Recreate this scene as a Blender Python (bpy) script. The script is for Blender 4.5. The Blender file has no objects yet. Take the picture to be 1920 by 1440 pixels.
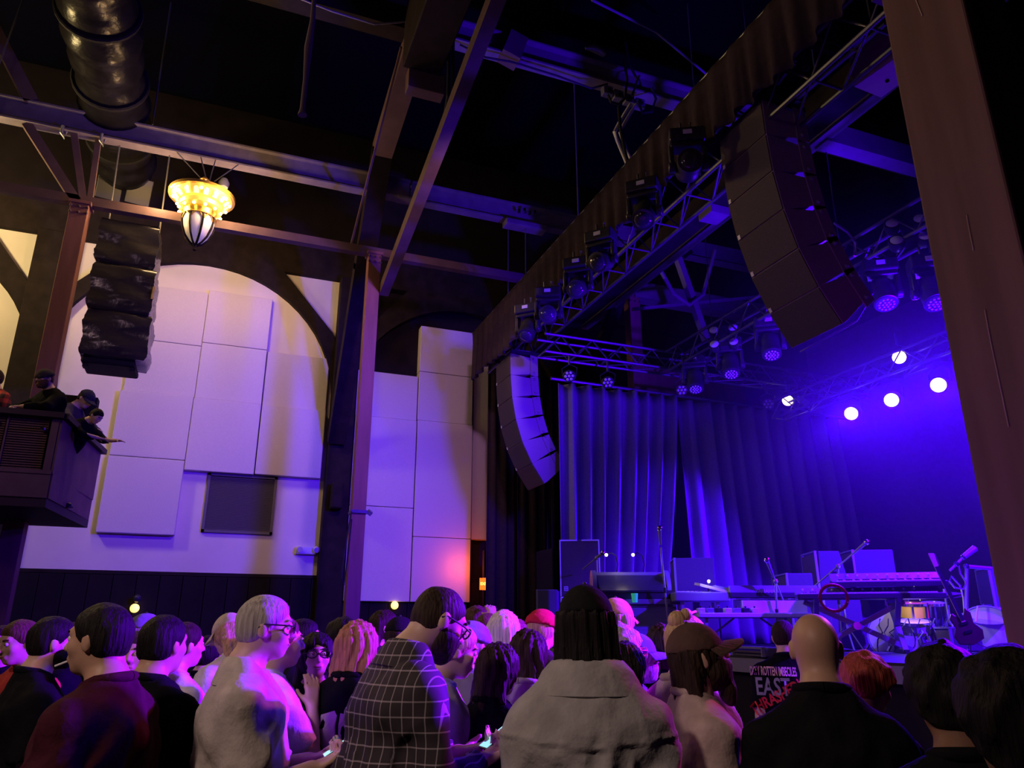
import bpy, bmesh, math, random
import numpy as np
from mathutils import Vector, Matrix, Euler
from mathutils.bvhtree import BVHTree
random.seed(7); rng = np.random.RandomState(5)
SC = bpy.context.scene; COL = SC.collection
PI = math.pi
def R(d): return d*PI/180
# ------------------------------------------------------------------ camera: measured from the vanishing points of the photograph
FPX = 1404.0; PITCH = math.atan(462/FPX); HEAD = R(21.3); EYE = 1.65
cam_d = bpy.data.cameras.new('camera'); cam = bpy.data.objects.new('camera', cam_d); COL.objects.link(cam)
cam.location = (0, 0, EYE); cam.rotation_euler = (PI/2 + PITCH, 0, -HEAD)
cam_d.sensor_fit = 'HORIZONTAL'; cam_d.sensor_width = 36; cam_d.lens = 36*FPX/1920; cam_d.clip_start = 0.05; cam_d.clip_end = 200
SC.camera = cam
Hh = np.array([math.sin(HEAD), math.cos(HEAD), 0]); Rr = np.array([math.cos(HEAD), -math.sin(HEAD), 0])
FW = Hh*math.cos(PITCH) + np.array([0, 0, math.sin(PITCH)]); UP = -Hh*math.sin(PITCH) + np.array([0, 0, math.cos(PITCH)])
C0 = np.array([0, 0, EYE])
def ray(x, y): return FW + Rr*(x-960)/FPX - UP*(y-720)/FPX
def onX(x, y, X): d = ray(x, y); return C0 + d*(X/d[0])
def onY(x, y, Y): d = ray(x, y); return C0 + d*(Y/d[1])
def onZ(x, y, Z): d = ray(x, y); return C0 + d*((Z-EYE)/d[2])
def dep(x, y, D): d = ray(x, y); return C0 + d*(D/(d@Hh))
# ------------------------------------------------------------------ view, world, lights
SC.view_settings.view_transform = 'Standard'; SC.view_settings.look = 'None'
SC.view_settings.gamma = 1; SC.view_settings.use_curve_mapping = False; SC.view_settings.exposure = 0.0
SC.cycles.use_denoising = True
SC.cycles.max_bounces = 5; SC.cycles.diffuse_bounces = 3; SC.cycles.glossy_bounces = 2; SC.cycles.transmission_bounces = 4; SC.cycles.volume_bounces = 0
SC.cycles.sample_clamp_indirect = 3.0
W = bpy.data.worlds.new('dark_hall'); SC.world = W; W.use_nodes = True
W.node_tree.nodes['Background'].inputs[0].default_value = (0.10, 0.02, 0.5, 1); W.node_tree.nodes['Background'].inputs[1].default_value = 0.004
BLUE = (0.055, 0.0, 1.0); WARM = (1.0, 0.72, 0.30); AMBER = (1.0, 0.50, 0.18); PINK = (1.0, 0.10, 0.42); VIOLET = (0.30, 0.04, 1.0)
def lamp(name, kind, loc, power, color, target=None, size=60, blend=0.5, radius=0.1):
    d = bpy.data.lights.new(name, kind); d.energy = power; d.color = color; d.shadow_soft_size = radius
    o = bpy.data.objects.new(name, d); COL.objects.link(o); o.location = loc
    if kind == 'SPOT': d.spot_size = R(size); d.spot_blend = blend
    if target is not None:
        o.rotation_euler = (Vector(target)-Vector(loc)).to_track_quat('-Z', 'Y').to_euler()
    return o
BACK = [(9.0, 8.53, 4.86), (9.0, 7.76, 4.86), (9.0, 6.97, 4.85)]
for p in BACK + [(9.0, 6.1, 4.85), (9.0, 5.3, 4.85)]:      # row of blue wash lights at the back of the stage, the last two behind the column
    lamp('stage_wash_lamp', 'SPOT', (p[0]-0.16, p[1]-.1, p[2]-.08), 800, BLUE, (p[0]-2.6, p[1]-1.2, p[2]-2.3), 122, 0.6, 0.09)
lamp('stage_side_lamp', 'SPOT', (8.5, 2.5, 5.3), 15000, BLUE, (7.3, 8.0, 1.3), 48, 0.5, 0.10)         # stage-right light over the backline
lamp('wall_wash_lamp', 'SPOT', (4.55, 5.7, 4.9), 3600, BLUE, (1.0, 15, 3.4), 66, 0.9, 0.30)
lamp('up_fill_lamp', 'SPOT', (7.6, 4.6, 2.6), 5000, BLUE, (4.4, 10.5, 9.6), 76, 0.9, 0.2)  # unseen spot added to throw blue onto the girder and purlin
lamp('curtain_fill_lamp', 'SPOT', (8.84, 8.5, 4.78), 3200, BLUE, (6.5, 11, 2.4), 66, 0.8, 0.06)  # extra spot added beside the first wash light to brighten the curtain
lamp('crowd_wash_lamp', 'SPOT', (6.7, 3.1, 3.5), 13000, (.15, .0, 1), (0.4, 3.9, 1.3), 60, 0.8, 0.12)
lamp('crowd_pink_lamp', 'SPOT', (4.9, 3.3, 3.2), 420, PINK, (1.0, 3.8, 1.4), 80, 0.9, 0.12)
lamp('house_lamp', 'SPOT', (2.6, 7.0, 7.3), 430, (.85, .38, .92), (1.5, 15, 5.0), 80, 0.8, 0.15)    # house light on the side wall
lamp('crowd_fill_lamp', 'SPOT', (-3.4, 0.1, 5.0), 440, (1, .70, .60), (0.2, 3.1, 1.0), 54, 0.7, 0.3)      # added warm spot with no visible source, brightens the crowd from the left
lamp('hall_fill_lamp', 'POINT', (-5.2, 1.8, 6.6), 62, (1, .56, .80), radius=0.5)                      # added unseen point light, dim pink fill for the column and loudspeaker fronts
lamp('hall_fill_lamp', 'POINT', (-4.4, 6.8, 6.0), 75, (1, .60, .62), radius=0.4)  # another added light, lifts the balcony front and the people on it
for a in (0.35, 2.45, 4.5): lamp('chandelier_lamp', 'POINT', (-0.85+.62*math.sin(a), 11.9+.62*math.cos(a), 8.30), 85, (1, .60, .27), radius=0.15)
lamp('chandelier_lamp', 'POINT', (-5.6, 12.0, 8.2), 700, WARM, radius=0.3)
# ------------------------------------------------------------------ materials
MATS = {}
def mat(name, col, rough=0.6, metal=0.0, var=0.0, scale=8.0, bump=0.0, emit=None, strength=0.0, coat=0.0, stretch=(1, 1, 1), spec=None):
    if name in MATS: return MATS[name]
    m = bpy.data.materials.new(name); m.use_nodes = True; nt = m.node_tree; b = nt.nodes['Principled BSDF']
    b.inputs['Base Color'].default_value = (*col, 1); b.inputs['Roughness'].default_value = rough; b.inputs['Metallic'].default_value = metal
    if spec is None: spec = .5 if max(col) > .3 or rough < .5 or metal > .2 else .12
    b.inputs['Specular IOR Level'].default_value = spec
    if coat: b.inputs['Coat Weight'].default_value = coat
    if emit: b.inputs['Emission Color'].default_value = (*emit, 1); b.inputs['Emission Strength'].default_value = strength
    if var or bump:
        tc = nt.nodes.new('ShaderNodeTexCoord'); mp = nt.nodes.new('ShaderNodeMapping'); mp.inputs['Scale'].default_value = stretch
        nz = nt.nodes.new('ShaderNodeTexNoise'); nz.inputs['Scale'].default_value = scale; nz.inputs['Detail'].default_value = 4
        nt.links.new(tc.outputs['Object'], mp.inputs[0]); nt.links.new(mp.outputs[0], nz.inputs['Vector'])
        if var:
            rp = nt.nodes.new('ShaderNodeValToRGB'); rp.color_ramp.elements[0].position = .3; rp.color_ramp.elements[1].position = .7
            rp.color_ramp.elements[0].color = (*[c*(1-var) for c in col], 1); rp.color_ramp.elements[1].color = (*[min(1, c*(1+var)) for c in col], 1)
            nt.links.new(nz.outputs['Fac'], rp.inputs[0]); nt.links.new(rp.outputs[0], b.inputs['Base Color'])
        if bump:
            bp = nt.nodes.new('ShaderNodeBump'); bp.inputs['Strength'].default_value = bump; bp.inputs['Distance'].default_value = 0.02
            nt.links.new(nz.outputs['Fac'], bp.inputs['Height']); nt.links.new(bp.outputs[0], b.inputs['Normal'])
    MATS[name] = m; return m
M_plaster = mat('white_plaster', (.74, .68, .62), .8, var=.05, scale=1.5)
M_panel = mat('acoustic_panel_fabric', (.66, .60, .60), .9, var=.03, scale=40, bump=.1)
M_timber = mat('dark_timber', (.018, .012, .013), .7, var=.3, scale=5, bump=.1)
M_darkwall = mat('dark_brown_paint', (.013, .009, .012), .75, var=.2, scale=3)
M_black = mat('black_paint', (.012, .011, .013), .7)
M_ceil = mat('black_ceiling', (.003, .003, .006), .9, spec=.0)
M_steel = mat('painted_brown_steel', (.11, .07, .068), .55, var=.15, scale=4, bump=.05)
M_post = mat('brown_post_paint', (.24, .115, .085), .6, var=.2, scale=6, bump=.1, stretch=(1, 1, .15))
M_bigpost = mat('brown_timber_column', (.24, .15, .105), .6, var=.22, scale=5, bump=.15, stretch=(1, 1, .08))
M_beam = mat('grey_steel', (.17, .145, .16), .5, var=.15, scale=5)
M_alu = mat('truss_aluminium', (.13, .13, .14), .38, .5)
M_blackmetal = mat('black_metal', (.035, .034, .038), .4, .2, var=.2, scale=20)
M_plastic = mat('black_plastic', (.03, .03, .032), .38)
M_tolex = mat('black_tolex', (.09, .085, .095), .6, var=.2, scale=120, bump=.15)
M_pa = mat('loudspeaker_paint', (.34, .27, .26), .6, var=.08, scale=60)
M_grille = mat('loudspeaker_grille', (.085, .068, .07), .6, var=.25, scale=150, bump=.2)
M_velvet = mat('blue_stage_velvet', (.24, .21, .28), .85, var=.1, scale=30, spec=.0)
M_drape = mat('black_drape', (.050, .036, .040), .85, var=.15, scale=14, spec=.02)
M_wrap = mat('black_polythene', (.028, .026, .023), .22, scale=6, bump=.5)
M_duct = mat('black_foil_duct', (.010, .009, .011), .28, .0, var=.3, scale=4, bump=1.0, spec=.10)
M_gold = mat('gilt_metal', (.75, .47, .10), .3, .8)
M_white = mat('white_plastic', (.75, .75, .75), .4)
M_pale = mat('pale_card', (.72, .72, .78), .7)
M_chrome = mat('chrome', (.7, .7, .72), .15, 1.0)
M_lens = mat('fixture_lens', (.05, .05, .06), .12, .2)
M_led = mat('led_cell_glass', (.75, .75, .8), .1)
M_floor = mat('dark_floor', (.03, .022, .02), .5, var=.3, scale=3)
M_deck = mat('black_stage_deck', (.03, .03, .034), .5, var=.2, scale=8)
M_grey = mat('grey_metal', (.3, .3, .32), .4, .5)
M_cable = mat('black_cable', (.025, .025, .028), .5)
M_bulb = mat('warm_bulb', (1, .8, .4), .4, emit=(1, .72, .25), strength=7)
M_window = mat('lit_window', (1, .8, .4), .4, emit=(1, .70, .22), strength=2.2)
M_glassglow = mat('lantern_glass', (.8, .75, .7), .3, emit=(1, .8, .5), strength=.12)
M_gilt_lit = mat('glowing_gilt', (.85, .55, .12), .35, .3, emit=(1, .56, .07), strength=.6)  # emission put into the metal imitates bulb light on bowl and ring
M_blueon = mat('blue_lamp_on', (1, 1, 1), .3, emit=(.55, .42, 1.0), strength=9)
M_warmon = mat('warm_lamp_on', (1, .9, .6), .3, emit=(1, .70, .34), strength=6)
M_exit = mat('exit_sign_glow', (1, .4, .1), .4, emit=(1, .16, .01), strength=1.6)
M_exit_letter = mat('exit_sign_letter', (1, .8, .3), .4, emit=(1, .55, .12), strength=2.5)
M_wallglobe = mat('wall_globe_on', (1, .8, .3), .4, emit=(1, .62, .12), strength=2.6)
M_screen = mat('phone_screen', (.6, .9, 1), .2, emit=(.35, .95, 1), strength=.9)
# ------------------------------------------------------------------ mesh building
def tag(o, label=None, cat=None, group=None, kind=None):
    if label: o['label'] = label
    if cat: o['category'] = cat
    if group: o['group'] = group
    if kind: o['kind'] = kind
    return o
def empty(name, loc, label=None, cat=None, group=None, kind=None):
    o = bpy.data.objects.new(name, None); COL.objects.link(o); o.location = loc; o.empty_display_size = .1
    return tag(o, label, cat, group, kind)
def origin(o):
    v = Vector((0, 0, 0))
    while o is not None: v = v + o.location; o = o.parent
    return v
def basis(d, up=(0, 0, 1)):
    d = Vector(d).normalized(); u = Vector(up)
    if abs(d.dot(u)) > .98: u = Vector((1, 0, 0))
    s = d.cross(u).normalized(); return s, s.cross(d).normalized(), d
class MB:
    def __init__(s): s.v = []; s.f = []
    def add(s, vs, fs):
        n = len(s.v); s.v += [tuple(map(float, v)) for v in vs]; s.f += [tuple(i+n for i in f) for f in fs]; return s
    def box(s, c, size, rot=None, taper=(1, 1)):
        x, y, z = [k/2 for k in size]
        vs = [Vector((sx*x*(taper[0] if sz > 0 else 1), sy*y*(taper[1] if sz > 0 else 1), sz*z)) for sz in (-1, 1) for sy in (-1, 1) for sx in (-1, 1)]
        if rot is not None: vs = [rot @ v for v in vs]
        c = Vector(c); return s.add([v+c for v in vs], [(0, 2, 3, 1), (4, 5, 7, 6), (0, 1, 5, 4), (2, 6, 7, 3), (0, 4, 6, 2), (1, 3, 7, 5)])
    def mm(s, a, b): return s.box([(a[i]+b[i])/2 for i in range(3)], [abs(b[i]-a[i]) for i in range(3)])
    def bar(s, p, q, w, h, up=(0, 0, 1)):
        p, q = Vector(p), Vector(q); a, b, _ = basis(q-p, up); w /= 2; h /= 2
        vs = [e + a*i*w + b*j*h for e in (p, q) for i, j in ((-1, -1), (1, -1), (1, 1), (-1, 1))]
        return s.add(vs, [(3, 2, 1, 0), (4, 5, 6, 7), (0, 1, 5, 4), (1, 2, 6, 5), (2, 3, 7, 6), (3, 0, 4, 7)])
    def cyl(s, p, q, r0, r1=None, n=12, caps=True):
        r1 = r0 if r1 is None else r1; p, q = Vector(p), Vector(q); a, b, _ = basis(q-p)
        vs = [e + (a*math.cos(t)+b*math.sin(t))*r for e, r in ((p, r0), (q, r1)) for t in [2*PI*i/n for i in range(n)]]
        fs = [(i, (i+1) % n, n+(i+1) % n, n+i) for i in range(n)]
        if caps: fs += [tuple(range(n-1, -1, -1)), tuple(range(n, 2*n))]
        return s.add(vs, fs)
    def tube(s, pts, r, n=8):
        pts = [Vector(p) for p in pts]; rs = r if isinstance(r, (list, tuple)) else [r]*len(pts); vs = []; fs = []; up = Vector((.13, .2, .97))
        for i, p in enumerate(pts):
            d = (pts[min(i+1, len(pts)-1)] - pts[max(i-1, 0)]); a, b, _ = basis(d, up)
            vs += [p + (a*math.cos(2*PI*k/n)+b*math.sin(2*PI*k/n))*rs[i] for k in range(n)]
        for i in range(len(pts)-1):
            fs += [(i*n+k, i*n+(k+1) % n, (i+1)*n+(k+1) % n, (i+1)*n+k) for k in range(n)]
        fs += [tuple(range(n-1, -1, -1)), tuple(range((len(pts)-1)*n, len(pts)*n))]
        return s.add(vs, fs)
    def lathe(s, prof, o=(0, 0, 0), axis=(0, 0, 1), n=20, caps=True):
        o = Vector(o); a, b, d = basis(axis); vs = []; fs = []
        for r, h in prof: vs += [o + d*h + (a*math.cos(2*PI*k/n)+b*math.sin(2*PI*k/n))*r for k in range(n)]
        for i in range(len(prof)-1):
            fs += [(i*n+k, i*n+(k+1) % n, (i+1)*n+(k+1) % n, (i+1)*n+k) for k in range(n)]
        if caps: fs += [tuple(range(n-1, -1, -1)), tuple(range((len(prof)-1)*n, len(prof)*n))]
        return s.add(vs, fs)
    def ball(s, c, r, n=10, m=6):
        r = (r, r, r) if not isinstance(r, (tuple, list)) else r; c = Vector(c); vs = [c+Vector((0, 0, r[2]))]; fs = []
        for i in range(1, m):
            t = PI*i/m; vs += [c + Vector((r[0]*math.sin(t)*math.cos(2*PI*k/n), r[1]*math.sin(t)*math.sin(2*PI*k/n), r[2]*math.cos(t))) for k in range(n)]
        vs.append(c-Vector((0, 0, r[2]))); L = len(vs)-1
        fs += [(0, 1+k, 1+(k+1) % n) for k in range(n)]
        for i in range(m-2): fs += [(1+i*n+k, 1+(i+1)*n+k, 1+(i+1)*n+(k+1) % n, 1+i*n+(k+1) % n) for k in range(n)]
        fs += [(L, 1+(m-2)*n+(k+1) % n, 1+(m-2)*n+k) for k in range(n)]
        return s.add(vs, fs)
    def prism(s, poly, a, b, u, v):        # polygon of (u, v) pairs at point a, swept to point b
        a, b, u, v = Vector(a), Vector(b), Vector(u), Vector(v); n = len(poly)
        vs = [e + u*x + v*y for e in (a, b) for x, y in poly]
        return s.add(vs, [tuple(range(n-1, -1, -1)), tuple(range(n, 2*n))] + [(i, (i+1) % n, n+(i+1) % n, n+i) for i in range(n)])
    def mesh(s, name, m, off=Vector((0, 0, 0)), smooth=False):
        me = bpy.data.meshes.new(name); me.from_pydata([(v[0]-off.x, v[1]-off.y, v[2]-off.z) for v in s.v], [], s.f)
        bm = bmesh.new(); bm.from_mesh(me); bmesh.ops.recalc_face_normals(bm, faces=bm.faces); bm.to_mesh(me); bm.free()
        me.materials.append(m)
        if smooth:
            me.shade_smooth()
            try: me.set_sharp_from_angle(angle=R(smooth if smooth > 1 else 40))
            except Exception: pass
        return me
    def build(s, name, m, parent=None, smooth=False, bevel=0, **k):
        me = s.mesh(name, m, origin(parent) if parent is not None else Vector((0, 0, 0)), smooth)
        o = bpy.data.objects.new(name, me); COL.objects.link(o); o.parent = parent
        if bevel:
            b = o.modifiers.new('bevel', 'BEVEL'); b.width = bevel; b.segments = 2; b.limit_method = 'ANGLE'
        return tag(o, **k) if k else o
def share(name, me, parent, loc=(0, 0, 0), rot=(0, 0, 0), scale=(1, 1, 1)):   # one more piece that shares mesh data
    o = bpy.data.objects.new(name, me); COL.objects.link(o); o.parent = parent
    off = origin(parent) if parent is not None else Vector((0, 0, 0))
    o.location = Vector(loc)-off; o.rotation_euler = rot; o.scale = scale; return o
def copy_tree(o, parent=None):
    kids = list(o.children); c = o.copy(); COL.objects.link(c); c.parent = parent
    for k in kids: copy_tree(k, c)
    return c
ROD = MB().cyl((0, 0, 0), (0, 0, 1), 1, n=8).mesh('rod', M_alu, smooth=True)
def rod(name, p, q, r, parent, me=None):
    p, q = Vector(p), Vector(q); d = q-p
    return share(name, me or ROD, parent, p, d.to_track_quat('Z', 'Y').to_euler(), (r, r, d.length))
def text_mesh(body, size, shear=0, bold=0, extr=0):
    cu = bpy.data.curves.new('lettering', 'FONT'); cu.body = body; cu.size = size; cu.shear = shear; cu.align_x = 'CENTER'; cu.offset = bold; cu.extrude = extr; cu.resolution_u = 3
    o = bpy.data.objects.new('lettering', cu); COL.objects.link(o); dg = bpy.context.evaluated_depsgraph_get()
    me = bpy.data.meshes.new_from_object(o.evaluated_get(dg)); bpy.data.objects.remove(o); return me
def lettering(name, body, size, o, u, v, m, parent, **kw):                 # flat lettering: text x along u, y along v, centred at o
    me = text_mesh(body, size, **kw); u, v = Vector(u).normalized(), Vector(v).normalized(); off = origin(parent); o = Vector(o)
    n = u.cross(v)
    for w in me.vertices: w.co = o + u*w.co.x + v*w.co.y + n*w.co.z - off
    me.materials.clear(); me.materials.append(m)
    ob = bpy.data.objects.new(name, me); COL.objects.link(ob); ob.parent = parent; return ob
# ------------------------------------------------------------------ the hall
def structure(name, mb, m, label=None, **k):
    return mb.build(name, m, None, kind='structure', **({'label': label} if label else {}), **k)
structure('floor', MB().mm((-11, -7, -.1), (12.5, 15.6, 0)), M_floor)
structure('ceiling', MB().mm((-11, -7, 12.6), (12.5, 15.6, 12.7)), M_ceil)
structure('wall_far', MB().mm((-11, 15.12, 0), (12.5, 15.4, 12.6)), M_darkwall, 'dark brown side wall of the hall behind the white arches')
structure('wall_back', MB().mm((-11.2, -7, 0), (-11, 15.4, 12.6)), M_darkwall)
structure('wall_near', MB().mm((-11, -7.2, 0), (12.5, -7, 12.6)), M_darkwall)
structure('wall_stage', MB().mm((12.3, -7, 0), (12.5, 15.4, 12.6)), M_ceil)
YW = 15.0
# white plaster bays between the dark pilasters
structure('wall_bay', MB().mm((-3.22, YW, 2.63), (1.86, 15.12, 8.77)), M_plaster, 'white plaster bay under the timber arch beside the balcony')
structure('wall_bay', MB().mm((-8.4, YW, 2.63), (-3.74, 15.12, 8.77)), M_plaster, 'yellow lit plaster bay at the left edge behind the balcony post')
# arch braces of timber: round inside, straight chamfer outside
def arch_brace(name, cx, cz, rad, side, label):
    pts = []
    for i in range(15):
        t = R(2 + 88*i/14); pts.append((cx+side*rad*math.cos(t), cz+rad*math.sin(t)))
    out = [(cx, 8.80), (cx+side*(rad*.54), 8.80), (cx+side*(rad*.965), 7.55), (cx+side*(rad+.01), 7.3), (cx+side*(rad+.01), cz)]
    return MB().prism(pts+out, (0, YW-.13, 0), (0, YW+.02, 0), (1, 0, 0), (0, 0, 1)).build(name, M_timber, None, label=label, kind='structure')
arch_brace('arch_brace', -.75, 6.05, 2.62, 1, 'curved dark timber brace right of the white arched wall')
arch_brace('arch_brace', -.75, 6.05, 2.62, -1, 'curved dark timber brace left of the white arched wall behind the wrapped loudspeaker')
arch_brace('arch_brace', -5.85, 6.05, 2.32, 1, 'curved dark timber brace at the left edge above the balcony')
arch_brace('arch_brace', 4.66, 6.05, 2.42, -1, 'curved dark brace above the narrow white wall panels')
arch_brace('arch_brace', 4.66, 6.05, 2.42, 1, 'curved dark brace hidden beside the stage drapes')
MB().mm((-11, YW-.12, 8.77), (12, YW+.1, 9.5)).build('wall_plate', M_timber, None, kind='structure', label='deep dark timber plate running above the wall arches')
for x0, x1, l in ((-3.74, -3.22, 'dark pilaster left of the white arch'), (1.86, 2.33, 'dark pilaster right of the white arch')):
    MB().mm((x0, YW-.28, 0), (x1, YW+.12, 8.8)).build('pilaster', M_timber, None, bevel=.02, kind='structure', label=l)
o = MB().box((2.07, YW-.42, 4.1), (.22, .26, .5)).build('pilaster_bracket', M_timber, None, bevel=.03, kind='structure', label='short timber corbel block on the dark pilaster')
MB().tube([(2.17, YW-.33, 9.2), (2.1, YW-.33, 7.8), (1.99, YW-.33, 6.2), (1.99, YW-.33, 5.6), (2.2, YW-.33, 5.55)], .016).build('wall_conduit', M_cable, None, label='thin dark conduit running down the pilaster', cat='conduit')
MB().mm((-8.4, YW-.03, 2.58), (1.86, YW+.1, 2.64)).build('trim_1', M_timber, None, kind='structure')
wain = empty('wainscot', (0, YW-.02, 0), 'dark boarded wainscot behind the crowd', None, None, 'structure')
pl = MB().box((0, 0, 1.29), (.36, .03, 2.56)).mesh('board', M_darkwall)
for i in range(33):
    share('board', pl, wain, (-6.6+i*.372, YW-.03-.006*(i % 2), 0))
# acoustic panels: (x0, x1, z0, z1, thickness)
PAN = [(-1.91, -.69, 6.92, 8.05, .09, 'square lilac acoustic panel at the top left of the arch'), (-1.91, -.69, 5.87, 6.91, .09, 'lilac acoustic panel in the second row beside the wrapped loudspeaker'),
       (-1.95, -.70, 4.64, 5.86, .15, 'lilac acoustic panel beside the balcony, upper of the lowest pair'), (-1.96, -.70, 3.27, 4.63, .15, 'lowest lilac acoustic panel on the arched wall'),
       (-.68, .53, 7.0, 8.11, .11, 'lilac acoustic panel topping the middle column of the arch'), (-.68, .53, 5.86, 6.99, .11, 'lilac acoustic panel second in the middle column'),
       (-.69, .53, 4.46, 5.85, .16, 'lilac acoustic panel directly above the dark vent grille'), (.55, 1.77, 5.85, 6.98, .09, 'upper lilac acoustic panel of the right column beside the arch brace'),
       (.55, 1.77, 4.47, 5.84, .16, 'lower lilac acoustic panel of the right column above the wall'),
       (2.37, 3.65, 5.84, 6.82, .10, 'lilac panel behind the brown post, top of its column'), (2.37, 3.65, 4.0, 5.83, .14, 'tall lilac panel behind the brown post, middle of its column'), (2.37, 3.65, 2.18, 3.99, .14, 'tall lilac panel behind the brown post, bottom of its column'),
       (3.67, 4.88, 6.95, 8.0, .12, 'highest lilac panel right of the brown post'), (3.67, 4.88, 5.86, 6.94, .12, 'second lilac panel from the top right of the brown post'), (3.67, 4.88, 3.44, 5.85, .15, 'long lilac panel right of the brown post above the orange glow'),
       (3.67, 4.88, 2.18, 3.43, .15, 'lowest lilac panel with an orange glow from the exit sign'), (4.92, 5.3, 3.44, 8.02, .06, 'narrow lilac panel strip beside the black drapes')]
for x0, x1, z0, z1, t, l in PAN:
    MB().mm((x0, YW-t, z0), (x1, YW-.002 if x1 < 2 else 15.119, z1)).build('acoustic_panel', M_panel, None, bevel=.012, label=l, cat='wall panel', group='acoustic panels on the side wall')
g = empty('vent_grille', (.35, YW, 4.0), 'square dark louvred vent grille below the acoustic panels', 'vent')
f = MB()
for a, b in (((-.27, 0, 3.36), (-.22, 0, 4.46)), ((.93, 0, 3.36), (.98, 0, 4.46)), ((-.27, 0, 3.36), (.98, 0, 3.41)), ((-.27, 0, 4.41), (.98, 0, 4.46))):
    f.mm((a[0], YW-.05, a[2]), (b[0], YW+.02, b[2]))
f.build('frame', mat('louvre_paint', (.15, .14, .15), .5), g); MB().mm((-.23, YW-.006, 3.4), (.94, YW+.02, 4.43)).build('backing', M_black, g)
sl = MB().box((0, 0, 0), (1.16, .035, .006), Euler((R(40), 0, 0)).to_matrix()).mesh('slat', mat('louvre_paint', (.15, .14, .15), .5))
for i in range(40): share('slat', sl, g, (.355, YW-.025, 3.43+i*.0245))
e = empty('emergency_light', (1.55, YW, 3.1), 'white twin-head emergency light low on the wall', 'light')
MB().mm((1.43, YW-.10, 3.02), (1.80, YW, 3.16)).build('body', M_white, e, bevel=.012)
for x in (1.50, 1.80): MB().lathe([(.03, 0), (.055, .03), (.055, .09)], (x, YW-.11, 3.13), (.3*(x-1.6), -.7, -.3), n=12).build('lamp_head', M_white, e, smooth=30)
# exit sign, lobby wall, wall lamps
MB().mm((4.95, 14.2, 0), (5.75, 14.3, 3.15)).build('partition', M_darkwall, None, kind='structure', label='low brown partition carrying the exit sign')
ex = empty('exit_sign', (5.1, 14.1, 2.5), 'small glowing orange exit sign seen edge-on by the stage', 'sign')
xs = onY(907, 1095, 14.1)
MB().box(xs + np.array([.08, .03, 0]), (.18, .05, .24)).build('housing', M_white, ex, bevel=.008); MB().box(xs + np.array([.0, 0, 0]), (.16, .03, .22)).build('face', M_exit, ex)
lettering('letters', 'EXIT', .072, xs + np.array([0, -.018, -.02]), (1, 0, 0), (0, 0, 1), M_exit_letter, ex, bold=.002)
lamp('exit_sign_lamp', 'POINT', (xs[0]-.25, xs[1]+.35, xs[2]+.35), 14, (1, .12, .01), radius=.12)
for (px, py, l) in ((740, 1135, 'round glowing globe lamp low on the wall under the panels'), (253, 1137, 'glowing wall lamp with a clear globe above the crowd at left')):
    p = Vector(onY(px, py, 14.85)); w = empty('wall_lamp', p, l, 'lamp')
    MB().ball(p + Vector((0, 0, -.03 if px < 400 else 0)), .075, 14, 9).build('globe', M_wallglobe, w, smooth=60)
    MB().cyl(p+Vector((0, .02, .0)), p+Vector((0, .14, .0)), .03).build('bracket', M_blackmetal, w)
    if px < 400: MB().ball(p+Vector((.02, -.02, .13)), .07, 14, 9).build('upper_globe', M_lens, w, smooth=60)
    MB().cyl(p+Vector((0, .12, .0)), p+Vector((0, .15, .0)), .07).build('wall_plate', M_blackmetal, w)
# ------------------------------------------------------------------ steel frame
def post(x, y, z0, z1, w, m, label, bolts=True):
    p = empty('steel_post', (x, y, z0), label, None, None, 'structure')
    MB().mm((x-w/2, y-w/2, z0), (x+w/2, y+w/2, z1)).build('shaft', m, p, bevel=.008)
    if bolts:
        MB().mm((x-w*.62, y-w*.62, z1-.02), (x+w*.62, y+w*.62, z1+.03)).build('cap_plate', m, p)
        b = MB().ball((0, 0, 0), .022, 8, 5).mesh('bolt', M_steel, smooth=60)
        for i in range(6): share('bolt', b, p, (x-w*.45+(i % 3)*w*.45, y-w/2-.008, z1-.07-.1*(i//3)))
    return p
pl_ = post(-2.55, 12, 0, 7.95, .25, M_post, 'brown steel post rising through the balcony at left')
pc_ = post(2.05, 12, 0, 7.97, .22, M_post, 'tall brown steel post in the middle beside the lilac panels')
pr_ = post(7.3, 12.05, 0, 8.1, .24, M_post, 'brown post far behind the stage curtain')
MB().mm((7.2, 11.95, 5.5), (9.8, 12.1, 6.6)).build('back_wall_board', M_post, None, kind='structure', label='brown boarding above the stage curtain')
# clamp, cable loop on the middle post
c = empty('cable_clamp', (2.05, 11.88, 3.42), 'thin clamp with a hanging cable loop on the middle post', 'clamp')
MB().mm((1.92, 11.86, 3.40), (2.18, 12.13, 3.45)).build('band', M_blackmetal, c)
MB().box((2.22, 11.9, 3.42), (.07, .07, .07), Euler((.6, .5, .3)).to_matrix()).build('hook', M_grey, c)
MB().tube([(1.93, 11.86, 3.42), (1.88, 11.84, 3.0), (1.86, 11.83, 2.7), (1.84, 11.83, 2.4), (1.88, 11.82, 2.3), (1.91, 11.84, 2.6), (1.94, 11.86, 3.3)], .012).build('cable_loop', M_cable, c)
g = empty('girder', (0, 12, 9.2), 'long lilac-grey steel girder crossing the hall with its tie below', None, None, 'structure')
def ibeam(p, q, w, h, up=(0, 0, 1), tf=.03):
    m = MB(); p, q = Vector(p), Vector(q); a, b, _ = basis(q-p, up)
    for s in (-1, 1): m.bar(p+b*s*(h/2-tf/2), q+b*s*(h/2-tf/2), w, tf, up)
    m.bar(p, q, tf, h-tf, up); return m
ibeam((-9, 12, 9.40), (2.62, 12, 9.40), .20, .40).build('beam', M_beam, g)
ibeam((2.66, 12, 9.40), (12, 12, 9.40), .20, .40).build('beam', M_beam, g)
MB().mm((2.4, 11.88, 9.19), (2.9, 12.1, 9.23)).build('splice_plate', M_beam, g)
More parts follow.
